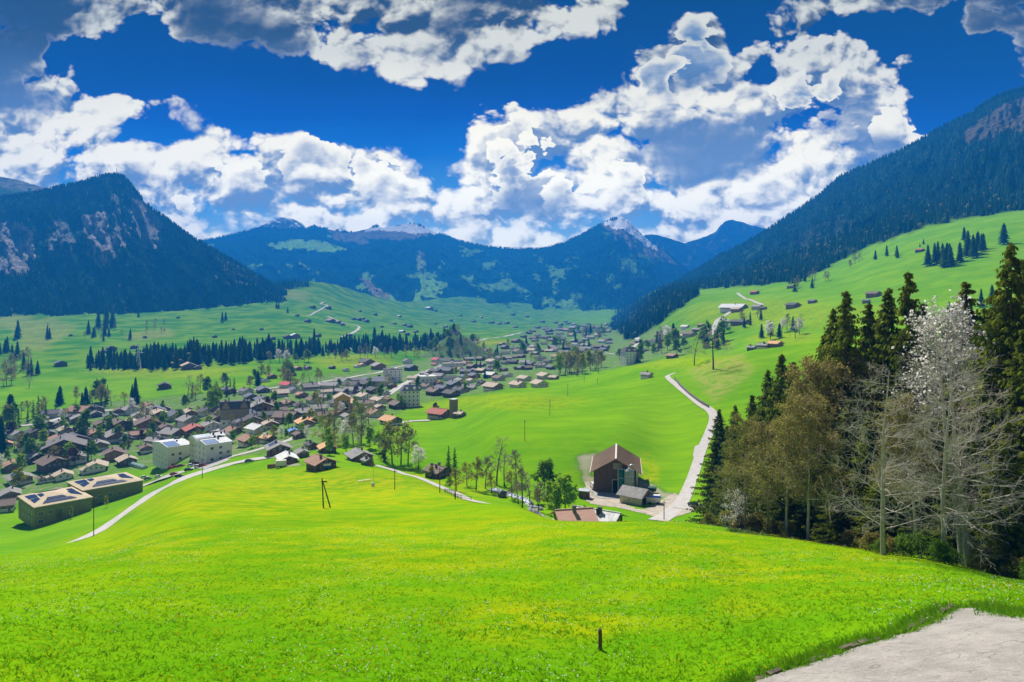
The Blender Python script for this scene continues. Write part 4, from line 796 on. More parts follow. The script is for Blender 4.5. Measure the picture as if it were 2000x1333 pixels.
# big brown barn of the farmyard: local frame, gable to the front (-y)
bp = at(1212, 962, 180); by = bp.y
barn = empty('barn', (bp.x, by + 9.5, bp.z), R(-9), 'big dark timber barn with a brown metal roof at the gravel farmyard', 'barn')
BW, BL, BE, BR = 14.2, 22.0, 7.2, 11.2
m = MB(); m.prism([(-BW/2, -1.5), (BW/2, -1.5), (BW/2, BE), (0, BR - .2), (-BW/2, BE)], 'y', -BL/2, BL/2); obj('wall', m.build('wall', mat('barn_boards', (.15, .088, .058), .9, .45, 1.2, stretch=(5, 5, .2))), barn)
brf = mat('brown_metal_roof', (.28, .175, .105), .65, .22, .5, stretch=(1, .3, 1)); rib = mat('roof_seam', (.30, .19, .13), .6, .1); ridge_w = mat('pale_ridge_cap', (.72, .66, .60), .6, .1)
sl_ = (BR - BE) / (BW / 2); m = MB()
for s in (-1, 1):
    yo = s * (BW/2 + 1.1); zo = BE - 1.1 * sl_
    m.prism([(0, BR), (yo, zo), (yo, zo + .2), (0, BR + .22)] if s < 0 else [(yo, zo), (0, BR), (0, BR + .22), (yo, zo + .2)], 'y', -BL/2 - 1.3, BL/2 + .8)
roof_o = obj('roof', m.build('roof', brf), barn)
m = MB(); NS = 22
for k in range(NS + 1):
    yk = -BL/2 - 1.25 + k * (BL + 2.0) / NS
    for s in (-1, 1):
        yo = s * (BW/2 + 1.1); zo = BE - 1.1 * sl_
        m.prism([(s * .1, BR + .21), (yo, zo + .19), (yo, zo + .29), (s * .1, BR + .31)] if s < 0 else [(yo, zo + .19), (s * .1, BR + .21), (s * .1, BR + .31), (yo, zo + .29)], 'y', yk - .05, yk + .05)
obj('roof_seam', m.build('roof_seam', rib), roof_o)
obj('ridge_cap', MB().box(-.28, .28, -BL/2 - 1.4, BL/2 + .9, BR + .24, BR + .40).build('ridge_cap', ridge_w), roof_o)
for s in (-1, 1):
    obj('gutter', MB().tube([(s * (BW/2 + 1.2), -BL/2 - 1.3, BE - 1.1 * sl_ + .05), (s * (BW/2 + 1.2), BL/2 + .8, BE - 1.1 * sl_ + .05)], .14, 6).build('gutter', ridge_w), barn)
fy = -BL/2
box_part('gable_panel', barn, -.9, 2.0, fy - .06, fy - .003, BE + .6, BE + 2.6, mat('pale_board', (.33, .27, .17), .9, .2))
box_part('doorway', barn, -1.0, 2.9, fy - .05, fy - .002, 0, 4.1, mat('dark_interior', (.012, .012, .014), 1, .2))
m = MB(); m.box(-1.25, -1.0, fy - .12, fy, 0, 4.35).box(2.9, 3.15, fy - .12, fy, 0, 4.35).box(-1.25, 3.15, fy - .14, fy, 4.35, 4.6); obj('door_frame', m.build('door_frame', concrete), barn)
m = MB()
for k in range(14): m.box(-BW/2 + .3 + k * 1.0, -BW/2 + .36 + k * 1.0, fy - .05, fy - .001, 4.7, BE - .1)
obj('batten', m.build('batten', wood_d), barn)
# silo with green tarpaulin, filling pipe and ladder column
def at_local(o, x, y, z=None):
    p = Vector(o.location) + Matrix.Rotation(o.rotation_euler[2], 3, 'Z') @ Vector((x, y, 0)); p.z = ground_z(p.x, p.y) if z is None else z; return p
sp = at_local(barn, 4.2, fy - 2.2)
silo = empty('silo', sp, R(-9), 'grey green cylindrical silo under a curved pipe against the barn front', 'silo')
obj('tank', MB().lathe([(1.65, -.5), (1.65, 7.6), (1.5, 7.9), (.5, 8.5), (.3, 8.7)], 20).build('tank', mat('silo_wall', (.30, .34, .28), .6, .25, .8, stretch=(2, 2, .3)), True), silo)
m = MB()
for z in (1.4, 3.0, 4.6, 6.2): m.lathe([(1.66, z), (1.70, z), (1.70, z + .12), (1.66, z + .12)], 20)
obj('hoop', m.build('hoop', metal_l), silo)
arc = [(2.4, -.3, .2), (2.4, -.3, 7.4)] + [(.9 + 1.5 * math.cos(a), -.3, 7.8 + 2.0 * math.sin(a)) for a in np.linspace(0, math.pi, 10)] + [(-.6, -.3, 7.6)]
obj('filling_pipe', MB().tube(arc, .2, 8).build('filling_pipe', metal_l, True), silo)
sp2 = at_local(barn, 1.7, fy - 1.6)
tower = empty('feed_bag_silo', sp2, R(-9), 'narrow dark green fabric silo in a pale steel frame beside the grey silo', 'silo')
obj('fabric_bag', MB().lathe([(.2, .9), (.85, 2.4), (.9, 7.2), (.6, 8.0), (.3, 8.2)], 12).build('fabric_bag', mat('green_tarpaulin', (.012, .16, .13), .6, .3), True), tower)
m = MB()
for x, y in ((-1, -.9), (1, -.9), (1, .9), (-1, .9)): m.box(x - .07, x + .07, y - .07, y + .07, -.4, 8.3)
for z in (2.6, 5.4, 8.2): m.box(-1, 1, -.95, -.85, z, z + .1).box(-1, 1, .85, .95, z, z + .1).box(-1.05, -.95, -.9, .9, z, z + .1).box(.95, 1.05, -.9, .9, z, z + .1)
obj('steel_frame', m.build('steel_frame', metal_l), tower)
# small plaster shed
sh = chalet(1243, 985, 52, 'grey', 'cream', rz=R(-38), lod=2, ymin=170, pitch=.5, H=2.9, W=6.6, L=1.05, label='small cream walled shed with a grey roof in front of the silo', name='shed', cat='shed', group=None)
obj('doorway', MB().box(3.40, 3.52, -2.2, .3, -.6, 2.1).build('doorway', mat('dark_interior', (.012, .012, .014), 1, .2)), sh)
obj('gable_boards', MB().prism([(-3.25, 2.2), (3.25, 2.2), (3.25, 2.9), (0, 4.45), (-3.25, 2.9)], 'x', 3.47, 3.55).build('gable_boards', wood_m), sh)
obj('window', win_mesh(.8, .7), sh, (-.3, -3.33, 1.6))
tk = place('water_tank', 1277, 984, 'white trailer tank with a bright blue lid beside the cream shed', 'tank', R(-12), 170)
box_part('tank_body', tk, -2.0, 2.0, -1.1, 1.1, .5, 2.1, metal_l); box_part('lid', tk, -2.1, 2.1, -1.2, 1.2, 2.1, 2.55, mat('blue_lid', (.02, .12, .55), .4, .1)); box_part('lid_top', tk, -1.3, 1.9, -.8, .8, 2.55, 2.66, plaster)
m = MB(); m.tube([(-1.2, -1.15, .4), (-1.2, -.9, .4)], .4, 12); obj('wheel', m.build('wheel', metal_d), tk); obj('wheel', MB().tube([(1.2, -1.15, .4), (1.2, -.9, .4)], .4, 12).build('wheel', metal_d), tk)
tr = place('farm_trailer', 1268, 963, 'dark green tipping trailer parked behind the cream shed', 'trailer', R(-20), 170)
obj('tub', MB().prism([(-1.0, .8), (1.0, .8), (1.2, 1.9), (-1.2, 1.9)], 'x', -2.2, 2.2).build('tub', mat('green_paint', (.02, .07, .04), .5, .2)), tr)
for x in (-1, 1): obj('wheel', MB().tube([(x, -1.2, .45), (x, 1.2, .45)], .45, 12).build('wheel', metal_d), tr)
bn_ = place('bin_shed', 1141, 972, 'small dark bin shed with a flat pale roof at the corner of the yard', 'shed', R(-20), 170)
box_part('wall', bn_, -1.5, 1.5, -1.2, 1.2, -.6, 2.2, wood_d); box_part('roof', bn_, -1.9, 1.9, -1.6, 1.6, 2.2, 2.4, metal_l); box_part('door', bn_, -.1, .9, -1.26, -1.203, 0, 1.9, wood_m)
for u_, v_, lb in ((1168, 960, 'stack of orange boards left of the barn doorway'), (1187, 961, 'tall orange timber crate beside the barn doorway')):
    c = place('timber_crate', u_, v_, lb, 'crate', R(7), 170)
    m = MB()
    for k in range(6): m.box(-.7, .7, -.5, -.44, .05 + k * .36, .36 + k * .36).box(-.7, .7, .44, .5, .05 + k * .36, .36 + k * .36)
    obj('slats', m.build('slats', mat('orange_timber', (.42, .17, .05), .8, .3)), c); box_part('filling', c, -.66, .66, -.42, .42, 0, 2.1, wood_m)
# house below the meadow brow: only its roofs show
p_ = atd(1128, 152); 
hb = chalet(1128, 1045, 70, 'white', 'dark', pt=Vector((p_.x - .6, 152, p_.z - 3.3)), W=6.6, L=1.1, H=3.0, rz=R(12), lod=0, pitch=.46, label='farmhouse with pale red and grey roofs peeping over the meadow brow', group=None)
hr_ = [q for q in hb.children if q.name.startswith('roof')][0]; hr_.material_slots[0].link = 'OBJECT'; hr_.material_slots[0].material = mat('pale_red_tile', (.62, .36, .28), .8, .15, 2.0, stretch=(.3, 4, 1))
hs = chalet(1165, 1045, 40, 'white', 'dark', pt=Vector((p_.x + 5.6, 158, p_.z - 2.9)), W=7, L=1.3, H=2.9, rz=R(-30), lod=0, pitch=.4, label='low outbuilding with a pale grey roof and dark flues behind the meadow brow', group=None, extra=flues)
# two olive blocks with shallow pyramid roofs full of solar panels
olive = mat('olive_facade', (.26, .205, .055), .7, .12, .6); olive_roof = mat('sand_roof', (.58, .47, .32), .9, .12, .5)
def dims(p, rz, ur, ul):
    """width and depth of a block whose ends reach two given headings"""
    c_, s_ = math.cos(rz), math.sin(rz); kr, kl = (ur - U0) / F, (ul - U0) / F
    return (kr * p.y - p.x) / (c_ - kr * s_), (kl * p.y - p.x) / (-s_ - kl * c_)
def olive_block(x, y, z, ur, ul, rz, label, skip, zt):
    p = Vector((x, y, z)); wd, dp = dims(p, rz, ur, ul); root = empty('office_block', (p.x, p.y, p.z), rz, label, 'building', 'olive blocks with solar roofs')
    hh = zt; box_part('wall', root, 0, wd, 0, dp, -2.0, hh, olive)
    ap = (wd * .42, dp * .5, hh + 2.9); e = .5; c4 = [(-e, -e), (wd + e, -e), (wd + e, dp + e), (-e, dp + e)]
    m = MB(); vs = [(x, y, hh) for x, y in c4] + [(x, y, hh + .3) for x, y in c4] + [ap]
    m.add(vs, [(3, 2, 1, 0), (0, 1, 5, 4), (1, 2, 6, 5), (2, 3, 7, 6), (3, 0, 4, 7), (4, 5, 8), (5, 6, 8), (6, 7, 8), (7, 4, 8)]); rf = obj('roof', m.build('roof', olive_roof), root)
    A = Vector(ap); Cn = [Vector((x, y, hh + .3)) for x, y in c4]
    def tri_quad(i, s0, s1, t0, t1):
        a, b = Cn[i], Cn[(i + 1) % 4]
        def q(s, t): return a.lerp(b, s).lerp(A, t)
        P4 = [q(s0, t0), q(s1, t0), q(s1, t1), q(s0, t1)]; n = (P4[1] - P4[0]).cross(P4[3] - P4[0]).normalized(); n = n if n.z > 0 else -n
        vs = [x + n * .12 for x in P4] + [x + n * .24 for x in P4]
        return vs
    for i, s0, s1, t0, t1 in ((0, .12, .80, .16, .36), (0, .14, .74, .42, .58), (1, .12, .5, .2, .5), (1, .56, .85, .2, .42), (2, .2, .8, .2, .5), (3, .15, .48, .18, .5), (3, .55, .85, .18, .46), (3, .2, .7, .56, .72)):
        m = MB(); m.add(tri_quad(i, s0, s1, t0, t1), [(3, 2, 1, 0), (4, 5, 6, 7), (0, 1, 5, 4), (1, 2, 6, 5), (2, 3, 7, 6), (3, 0, 4, 7)]); obj('solar_panel', m.build('solar_panel', solar), rf)
    xs = [wd * f_ for f_ in (.1, .27, .44, .60)]; zs = (1.6, 5.0)
    windows(root, 'f', xs, zs, 2.0, 1.7, .04, skip)
    for y in [dp * f_ for f_ in (.18, .36, .54, .72)]:
        for z in zs:
            w_ = obj('window', win_mesh(1.1, 1.8), root, (-.04, y, z)); w_.rotation_euler = (0, 0, R(90))
    return root
olive_block(-214, 310, -98.3, 179, 36, R(48), 'olive front block with pyramid solar roof, lowest in the village', ((1, 0), (2, 0)), 8.2)
olive_block(-208, 335.5, -98.6, 279, 132, R(48), 'olive rear block with pyramid solar roof, nearer the parking bay', (), 9.3)
rb = chalet(-6, 1000, 60, 'brown', 'brown', rz=R(30), H=.42, L=1.3, label='long brick red house with a brown roof at the left edge of the village', ymin=260)
# white apartment blocks with solar panels on shallow roofs
def white_block(u, v, ur, ul, hh, rz, label, cols, m_, lw=4):
    p = at(u, v, 280); wd, dp = dims(p, rz, ur, ul); root = empty('apartment_block', p, rz, label, 'building', 'white apartment blocks by the road')
    box_part('wall', root, 0, wd, 0, dp, -2, hh, m_)
    m = MB(); e = .35; m.prism([(-e, hh), (dp + e, hh), (dp + e, hh + .5), (dp * .5, hh + 1.9), (-e, hh + .5)], 'x', -e, wd + e); rf = obj('roof', m.build('roof', ROOF['white']), root)
    def slope(x0, x1, y0, y1):
        def z(y): return hh + .5 + 1.4 * (y + e) / (dp * .5 + e) + .08
        m = MB(); vs = [(x0, y0, z(y0)), (x1, y0, z(y0)), (x1, y1, z(y1)), (x0, y1, z(y1))]; vs += [(a, b, c + .1) for a, b, c in vs]
        m.add(vs, [(3, 2, 1, 0), (4, 5, 6, 7), (0, 1, 5, 4), (1, 2, 6, 5), (2, 3, 7, 6), (3, 0, 4, 7)]); return m
    obj('solar_panel', slope(.3, wd * .52, .3, dp * .42).build('solar_panel', mat('pale_solar_panel', (.16, .25, .45), .2, .2, spec=.6)), rf)
    rk_ = random.Random(int(u))
    for k in range(6):
        x = wd * rk_.uniform(.5, .92); y = dp * rk_.uniform(.1, .85); box_part('vent', rf, x, x + .9, y, y + .7, hh + .9, hh + 2.3, metal_d)
    nst = int(hh / 3); zs = [1.6 + 2.9 * k for k in range(nst)]
    windows(root, 'f', [wd * f_ for f_ in cols], zs, 1.7, 1.5, .04, ((0, 1), (2, 2)))
    for y in [dp * (k + .6) / lw for k in range(lw)]:
        for z in zs:
            w_ = obj('window', win_mesh(1.0, 1.6), root, (-.04, y, z)); w_.rotation_euler = (0, 0, R(90))
    return root
white_block(328, 915, 375, 298, 11.5, R(46), 'tall white apartment block with a blue solar roof, left of the pair', (.2, .5, .8), plaster, 5)
white_block(403, 906, 453, 380, 9.3, R(46), 'lower white apartment block with a pale solar roof, right of the pair', (.22, .55, .85), plaster, 3)
white_block(383, 899, 440, 370, 11.0, R(46), 'cream rear wing with a long pale roof behind the lower white apartment block', (.25, .6), cream, 3)
gh = place('glass_shelter', 268, 912, 'long low greenhouse row of glass beside the tall white apartment block', 'greenhouse', R(-38), 300)
for k in range(5):
    m = MB(); m.prism([(-1.6, 0), (1.6, 0), (1.6, 1.6), (0, 2.4), (-1.6, 1.6)], 'x', -11 + k * 4.4, -6.9 + k * 4.4); obj('glass_bay', m.build('glass_bay', mat('greenhouse_glass', (.32, .45, .42), .2, .1, spec=.6)), gh)
# brick mansion with twin gables
mp_ = at(459, 830, 380); man = empty('mansion', mp_, R(22), 'tan brick mansion with twin dark gables and a white ground floor', 'building')
tanb = mat('tan_brick', (.30, .22, .13), .9, .25, 3); box_part('wall', man, -9, 9, 0, 11, 3.4, 10.5, tanb); box_part('base', man, -9.1, 9.1, -.1, 11.1, -2, 3.4, plaster)
m = MB(); m.prism([(-.6, 10.5), (11.6, 10.5), (9, 15.5), (2, 15.5)], 'x', -9.6, 9.6); rfm = obj('roof', m.build('roof', ROOF['dark']), man)
for x in (-5.8, 5.8):
    obj('gable', MB().prism([(x - 2.6, 9.8), (x + 2.6, 9.8), (x + 2.6, 11.5), (x, 16.2), (x - 2.6, 11.5)], 'y', -.35, 4).build('gable', tanb), man)
    m = MB()
    for s in (-1, 1): m.prism([(x, 16.9), (x + s * 3.1, 11.2), (x + s * 3.1, 11.6), (x, 17.4)][::s], 'y', -.8, 4.2)
    obj('gable_roof', m.build('gable_roof', ROOF['dark']), man)
    obj('window', win_mesh(1.0, 1.5), man, (x, -.40, 12.6))
    obj('chimney', MB().box(x - .4 + 2, x + .4 + 2, 5, 5.8, 14, 18).build('chimney', brick_c), rfm)
windows(man, 'f', (-7.4, -4.6, -1.6, 1.6, 4.6, 7.4), (5.0, 8.2), 1.0, 1.6, .04); windows(man, 'f', (-7, -3.4, 0, 3.4, 7), (1.4,), 1.3, 1.6, .14)
# yellow house, white tower house, hotel, town blocks
def block(u, v, wd, dp, hh, rz, wallm, roofk, label, cols, rows_, kind='flat', ymin=300, cat='building', ymax=1e9):
    p = at(u, v, ymin, ymax); root = empty('town_house' if kind != 'flat' else 'town_block', p, rz, label, cat)
    box_part('wall', root, -wd/2, wd/2, 0, dp, -2, hh, wallm)
    if kind == 'flat': rf = box_part('roof', root, -wd/2 - .4, wd/2 + .4, -.4, dp + .4, hh, hh + .5, ROOF[roofk]); box_part('stair_head', rf, -1.5, 1.5, dp * .4, dp * .7, hh + .5, hh + 2.2, wallm)
    elif kind == 'hip':
        m = MB(); e = .6; vs = [(-wd/2 - e, -e, hh), (wd/2 + e, -e, hh), (wd/2 + e, dp + e, hh), (-wd/2 - e, dp + e, hh), (-wd * .3, dp * .3, hh + wd * .32), (wd * .3, dp * .3, hh + wd * .32), (wd * .3, dp * .7, hh + wd * .32), (-wd * .3, dp * .7, hh + wd * .32)]
        m.add(vs, [(3, 2, 1, 0), (4, 5, 6, 7), (0, 1, 5, 4), (1, 2, 6, 5), (2, 3, 7, 6), (3, 0, 4, 7)]); rf = obj('roof', m.build('roof', ROOF[roofk]), root)
        for x in (-wd * .22, wd * .2): box_part('dormer', rf, x - .8, x + .8, dp * .02, dp * .25, hh + .6, hh + 2.6, wallm)
        box_part('chimney', rf, -.5, .5, dp * .45, dp * .6, hh + wd * .25, hh + wd * .32 + 1.6, brick_c)
    else:
        m = MB()
        for s in (-1, 1): m.prism([(0, hh + wd * .28), (s * (wd/2 + .8), hh - .3), (s * (wd/2 + .8), hh + .1), (0, hh + wd * .28 + .4)][::s], 'y', -.8, dp + .8)
        rf = obj('roof', m.build('roof', ROOF[roofk]), root); obj('gable', MB().prism([(-wd/2, hh), (wd/2, hh), (0, hh + wd * .27)], 'y', 0, dp).build('gable', wallm), root)
    windows(root, 'f', [wd * c for c in cols], [1.7 + 2.9 * k for k in range(rows_)], 1.2, 1.5, .04)
    for y in (dp * .25, dp * .7):
        for k in range(rows_):
            for s in (-1, 1):
                w_ = obj('window', win_mesh(1.1, 1.4), root, (s * (wd/2 + .04), y, 1.7 + 2.9 * k)); w_.rotation_euler = (0, 0, R(90))
    return root
block(670, 806, 10, 12, 9.5, R(20), yellow_p, 'tan', 'tall yellow house with a tan gable roof at the foot of the town', (-.3, 0, .3), 3, 'gable')
block(803, 795, 13, 11, 11.5, R(18), plaster, 'slate', 'tall white tower house with steep roofs and a dark gable recess', (-.34, -.1, .14, .36), 4, 'hip')
block(1235, 712, 15, 14, 13.0, R(14), plaster, 'dark', 'white hotel with a dark mansard roof among the trees', (-.36, -.12, .12, .36), 4, 'hip', 500)
block(768, 748, 17, 12, 12.5, R(16), plaster, 'dark', 'white apartment block with a flat dark roof at the edge of the town meadow', (-.36, -.12, .12, .36), 4, 'flat', 450)
block(838, 752, 15, 14, 7.5, R(22), plaster, 'white', 'low white modern block with a pale flat roof in the town centre', (-.36, -.12, .12, .36), 2, 'flat', 450)
block(886, 726, 22, 12, 9.0, R(20), plaster, 'grey', 'long white block with a grey flat roof below the church hill', (-.4, -.2, 0, .2, .4), 3, 'flat', 550)
block(1146, 650, 16, 13, 17, R(10), pink_p, 'rust', 'tall reddish hotel block at the far end of the town', (-.3, 0, .3), 5, 'flat', 900)
# red roofed barn with its square silo
ob = chalet(858, 818, 54, 'red', 'dark', L=1.25, H=.36, lod=0, ymin=300, label='dark timber barn with a dull red roof beside a square silo', name='barn', cat='barn', group=None, base='stone', rz=R(-38))
st = place('silo', 886, 815, 'square tan silo tower beside the red roofed barn', 'silo', R(-38), 300)
box_part('shaft', st, -1.9, 1.9, -1.9, 1.9, -1, 11, mat('silo_boards', (.25, .17, .10), .9, .3, stretch=(4, 4, .3))); box_part('cap', st, -2.1, 2.1, -2.1, 2.1, 11, 11.4, metal_l)
an = chalet(898, 816, 26, 'tan', 'dark', lod=1, ymin=300, label='low dark lean-to right of the square silo tower', name='shed', cat='shed', group=None, H=.25)
# church tower on the wooded hill
cp = at(880, 700, 700, 1100); CH = Vector((cp.x, cp.y + 60, cp.z))
hill_m = mat('church_hill_grass', (.07, .17, .015), 1, .5, .08, (.09, .10, .04))
hx, hy = np.meshgrid(np.linspace(-95, 95, 60), np.linspace(-70, 90, 50), indexing='ij')
hz_ = 30 * np.exp(-((hx + 4) / 34) ** 2 - (hy / 42) ** 2) + 14 * np.exp(-((hx - 22) / 34) ** 2 - (hy / 46) ** 2) + 3 * (fbm(hx / 12, hy / 12, 4) - .5) - 5
hv_ = np.stack([hx + CH.x, hy + CH.y, hz_ + CH.z], -1).reshape(-1, 3); ii = np.arange(3000).reshape(60, 50)
obj('hill', mesh('hill', hv_, np.stack([ii[:-1, :-1], ii[1:, :-1], ii[1:, 1:], ii[:-1, 1:]], -1).reshape(-1, 4), [hill_m], smooth=True), kind='structure')
def hill_z(x, y): return float(CH.z + 30 * math.exp(-((x - CH.x + 4) / 34) ** 2 - ((y - CH.y) / 42) ** 2) + 14 * math.exp(-((x - CH.x - 22) / 34) ** 2 - ((y - CH.y) / 46) ** 2) - 5)
ch = empty('church', (CH.x - 6, CH.y - 4, hill_z(CH.x - 6, CH.y - 4)), 0, 'stone church with a pointed dark spire on top of the wooded hill', 'church'); ch.scale = (.6,) * 3
box_part('tower', ch, -4, 4, -4, 4, -2, 11, pink_p); obj('spire', MB().lathe([(5.2, 11), (2.2, 14), (.2, 24)], 8).build('spire', ROOF['dark']), ch)
obj('nave', MB().prism([(-5, -2), (5, -2), (5, 6), (0, 10), (-5, 6)], 'x', 4, 20).build('nave', pink_p), ch)
m = MB(); 
for s in (-1, 1): m.prism([(0, 10.5), (s * 5.8, 5.6), (s * 5.8, 6.1), (0, 11)][::s], 'x', 4, 20.6)
obj('nave_roof', m.build('nave_roof', ROOF['brown']), ch)
# pylon and summit mast
pyl = place('pylon', 270, 722, 'grey lattice power pylon in front of the spruce belt', 'pylon', R(20), 700)
m = MB()
for sx in (-1, 1):
    for sy in (-1, 1): m.tube([(sx * 3.2, sy * 3.2, -1), (sx * .9, sy * .9, 20), (sx * .3, sy * .3, 33)], .22, 4)
for k in range(9):
    z0, z1 = k * 3.4, k * 3.4 + 3.4; r0, r1 = 3.2 - z0 * .095 if z0 < 24 else .8, 3.2 - z1 * .095 if z1 < 24 else .7
    for s in (-1, 1): m.tube([(-r0, s * r0, z0), (r1, s * r1, z1)], .12, 4).tube([(r0, s * r0, z0), (-r1, s * r1, z1)], .12, 4).tube([(s * r0, -r0, z0), (s * r1, r1, z1)], .12, 4)
obj('lattice', m.build('lattice', metal_l), pyl)
m = MB()
for z, l in ((21, 6.5), (25.5, 5.5), (30, 4.2)): m.tube([(-l, 0, z), (0, 0, z + .9), (l, 0, z)], .2, 4).tube([(-l, 0, z), (l, 0, z)], .16, 4)
obj('crossarm', m.build('crossarm', metal_l), pyl)
us_, ns_, MX, MY, MZ, _ = MT['mountain11']; k_ = int(np.argmin(np.abs(us_ - 228)))
mast = empty('radio_mast', (MX[k_, ns_ - 1], MY[k_, ns_ - 1], MZ[k_, ns_ - 1]), 0, 'thin radio mast on the summit of the left mountain', 'mast')
obj('shaft', MB().tube([(0, 0, -4), (0, 0, 26)], [1.3, .7], 6).build('shaft', metal_d), mast); obj('hut', MB().box(-3, 3, -3, 3, -4, 4).build('hut', metal_d), mast)

# ---------------------------------------------------------------- cars
tyre = mat('tyre', (.015, .015, .016), .9, .2); carglass = mat('car_glass', (.02, .028, .035), .08, .1, spec=.7); lampm = mat('car_lamp', (.55, .5, .45), .2, .1)
PAINT = {'red': (.34, .02, .02), 'dark red': (.16, .012, .016), 'white': (.75, .75, .74), 'black': (.018, .019, .021), 'grey': (.16, .17, .18), 'silver': (.45, .46, .47), 'blue': (.03, .07, .25)}
def car(u, v, colr, rz, label, ymin=250, van=False, group='cars parked by the white apartment blocks', pt=None):
    p = pt or at(u, v, ymin); root = empty('van' if van else 'car', (p.x, p.y, p.z + .16), rz, label, 'van' if van else 'car', group)
    pmat = mat('car_paint_' + colr.replace(' ', '_'), PAINT[colr], .25, .05, spec=.5)
    def body():
        m = MB()
        prof = [(-2.1, .35), (2.1, .35), (2.15, .75), (2.0, .92), (1.1, 1.0), (-1.95, 1.02), (-2.15, .8)] if not van else [(-2.3, .35), (2.3, .35), (2.3, .95), (1.7, 1.15), (1.2, 1.95), (-2.25, 2.0), (-2.3, 1.0)]
        m.prism(prof, 'y', -.86, .86); return m.build('body', pmat)
    def cabin():
        m = MB(); a = [(-1.75, -.78, 1.0), (1.05, -.78, .98), (1.05, .78, .98), (-1.75, .78, 1.0)]; b = [(-1.35, -.62, 1.48), (.35, -.62, 1.48), (.35, .62, 1.48), (-1.35, .62, 1.48)]
        m.add(a + b, [(3, 2, 1, 0), (0, 1, 5, 4), (1, 2, 6, 5), (2, 3, 7, 6), (3, 0, 4, 7)], 0); return m.build('glasshouse', carglass)
    obj('body', pm(('cb', colr, van), body), root)
    if van:
        obj('windscreen', pm('vw', lambda: MB().add([(1.74, -.7, 1.14), (1.74, .7, 1.14), (1.26, .68, 1.88), (1.26, -.68, 1.88)], [(0, 1, 2, 3)]).box(.3, 1.1, -.9, -.862, 1.25, 1.75).box(.3, 1.1, .862, .9, 1.25, 1.75).build('windscreen', carglass)), root)
    else:
        obj('glasshouse', pm('cg', cabin), root); obj('roof', pm(('cr', colr), lambda: MB().box(-1.35, .35, -.63, .63, 1.48, 1.53).build('roof', pmat)), root)
    def wheel(): return MB().tube([(0, -.11, 0), (0, .11, 0)], .33, 14).build('wheel', tyre)
    for x in (-1.3, 1.35):
        for y in (-.82, .82): obj('wheel', pm('cw', wheel), root, (x, y, .33))
    for y in (-.6, .6):
        obj('headlight', pm('hl', lambda: MB().box(-.04, .05, -.2, .2, -.08, .08).build('headlight', lampm)), root, (2.12 if not van else 2.29, y, .72))
        obj('taillight', pm('tl', lambda: MB().box(-.05, .04, -.16, .16, -.1, .1).build('taillight', mat('tail_lamp', (.3, .01, .01), .3))), root, (-2.12 if not van else -2.29, y, .78))
    return root
for u, v, c, rz, lb in ((321, 912, 'dark red', 30, 'dark red car close to the tall white block wall'), (335, 917, 'red', 35, 'bright red car, front of the three red cars'), (344, 915, 'red', 35, 'bright red car, middle of the three red cars'), (353, 913, 'dark red', 35, 'deep red car, rear of the three red cars'),
                        (340, 929, 'red', 40, 'red car standing alone on the road edge below the three red cars'), (351, 934, 'black', -15, 'black estate car on the parking bay edge'), (368, 921, 'black', 25, 'black car next to the grass strip between road and bay'), (373, 912, 'white', 20, 'white car behind the black one at the forecourt'),
                        (381, 908, 'dark red', 25, 'dark red car at the forecourt corner'), (387, 914, 'white', 25, 'white van like car nearest the cream rear wing'), (395, 912, 'red', 25, 'red and white car at the right end of the forecourt row'), (309, 934, 'white', 20, 'white car driving down the road by the greenhouse'),
                        (289, 938, 'grey', 25, 'grey car beside the olive rear block'), (282, 935, 'white', 25, 'white car half hidden behind the olive rear block'), (487, 904, 'grey', 20, 'small grey car at the upper end of the parking bay')):
    car(u, v, c, R(rz), lb)
car(1170, 957, 'grey', R(100), 'grey car parked behind the white van by the barn wall', 175, group=None)
car(1355, 992, 'black', R(105), 'black car parked on the verge beside the meadow road', 165, group=None)
car(1160, 955, 'white', R(95), 'white van parked against the left side of the big barn', 170, True, None)
car(462, 826, 'white', R(20), 'white car in front of the brick mansion', 380, group=None)
tl = place('road_trailer', 549, 913, 'white box trailer beside the bleached roof farmhouse', 'trailer', R(15), 250)
box_part('box', tl, -2, 2, -1.1, 1.1, .7, 2.9, plaster); box_part('chassis', tl, -2.2, 2.6, -.8, .8, .5, .7, metal_d)
for y in (-1, 1): obj('wheel', MB().tube([(0, y * .95, .36), (0, y * 1.15, .36)], .36, 12).build('wheel', tyre), tl)
bt = place('covered_trailer', 639, 917, 'small blue trailer with a white cover beside the rust roofed barn', 'trailer', R(10), 250)
box_part('tub', bt, -1.3, 1.3, -.9, .9, .6, 1.6, mat('blue_tub', (.03, .10, .30), .5)); box_part('cover', bt, -1.35, 1.35, -.95, .95, 1.6, 2.2, plaster)
for y in (-1, 1): obj('wheel', MB().tube([(0, y * .95, .34), (0, y * 1.1, .34)], .34, 12).build('wheel', tyre), bt)

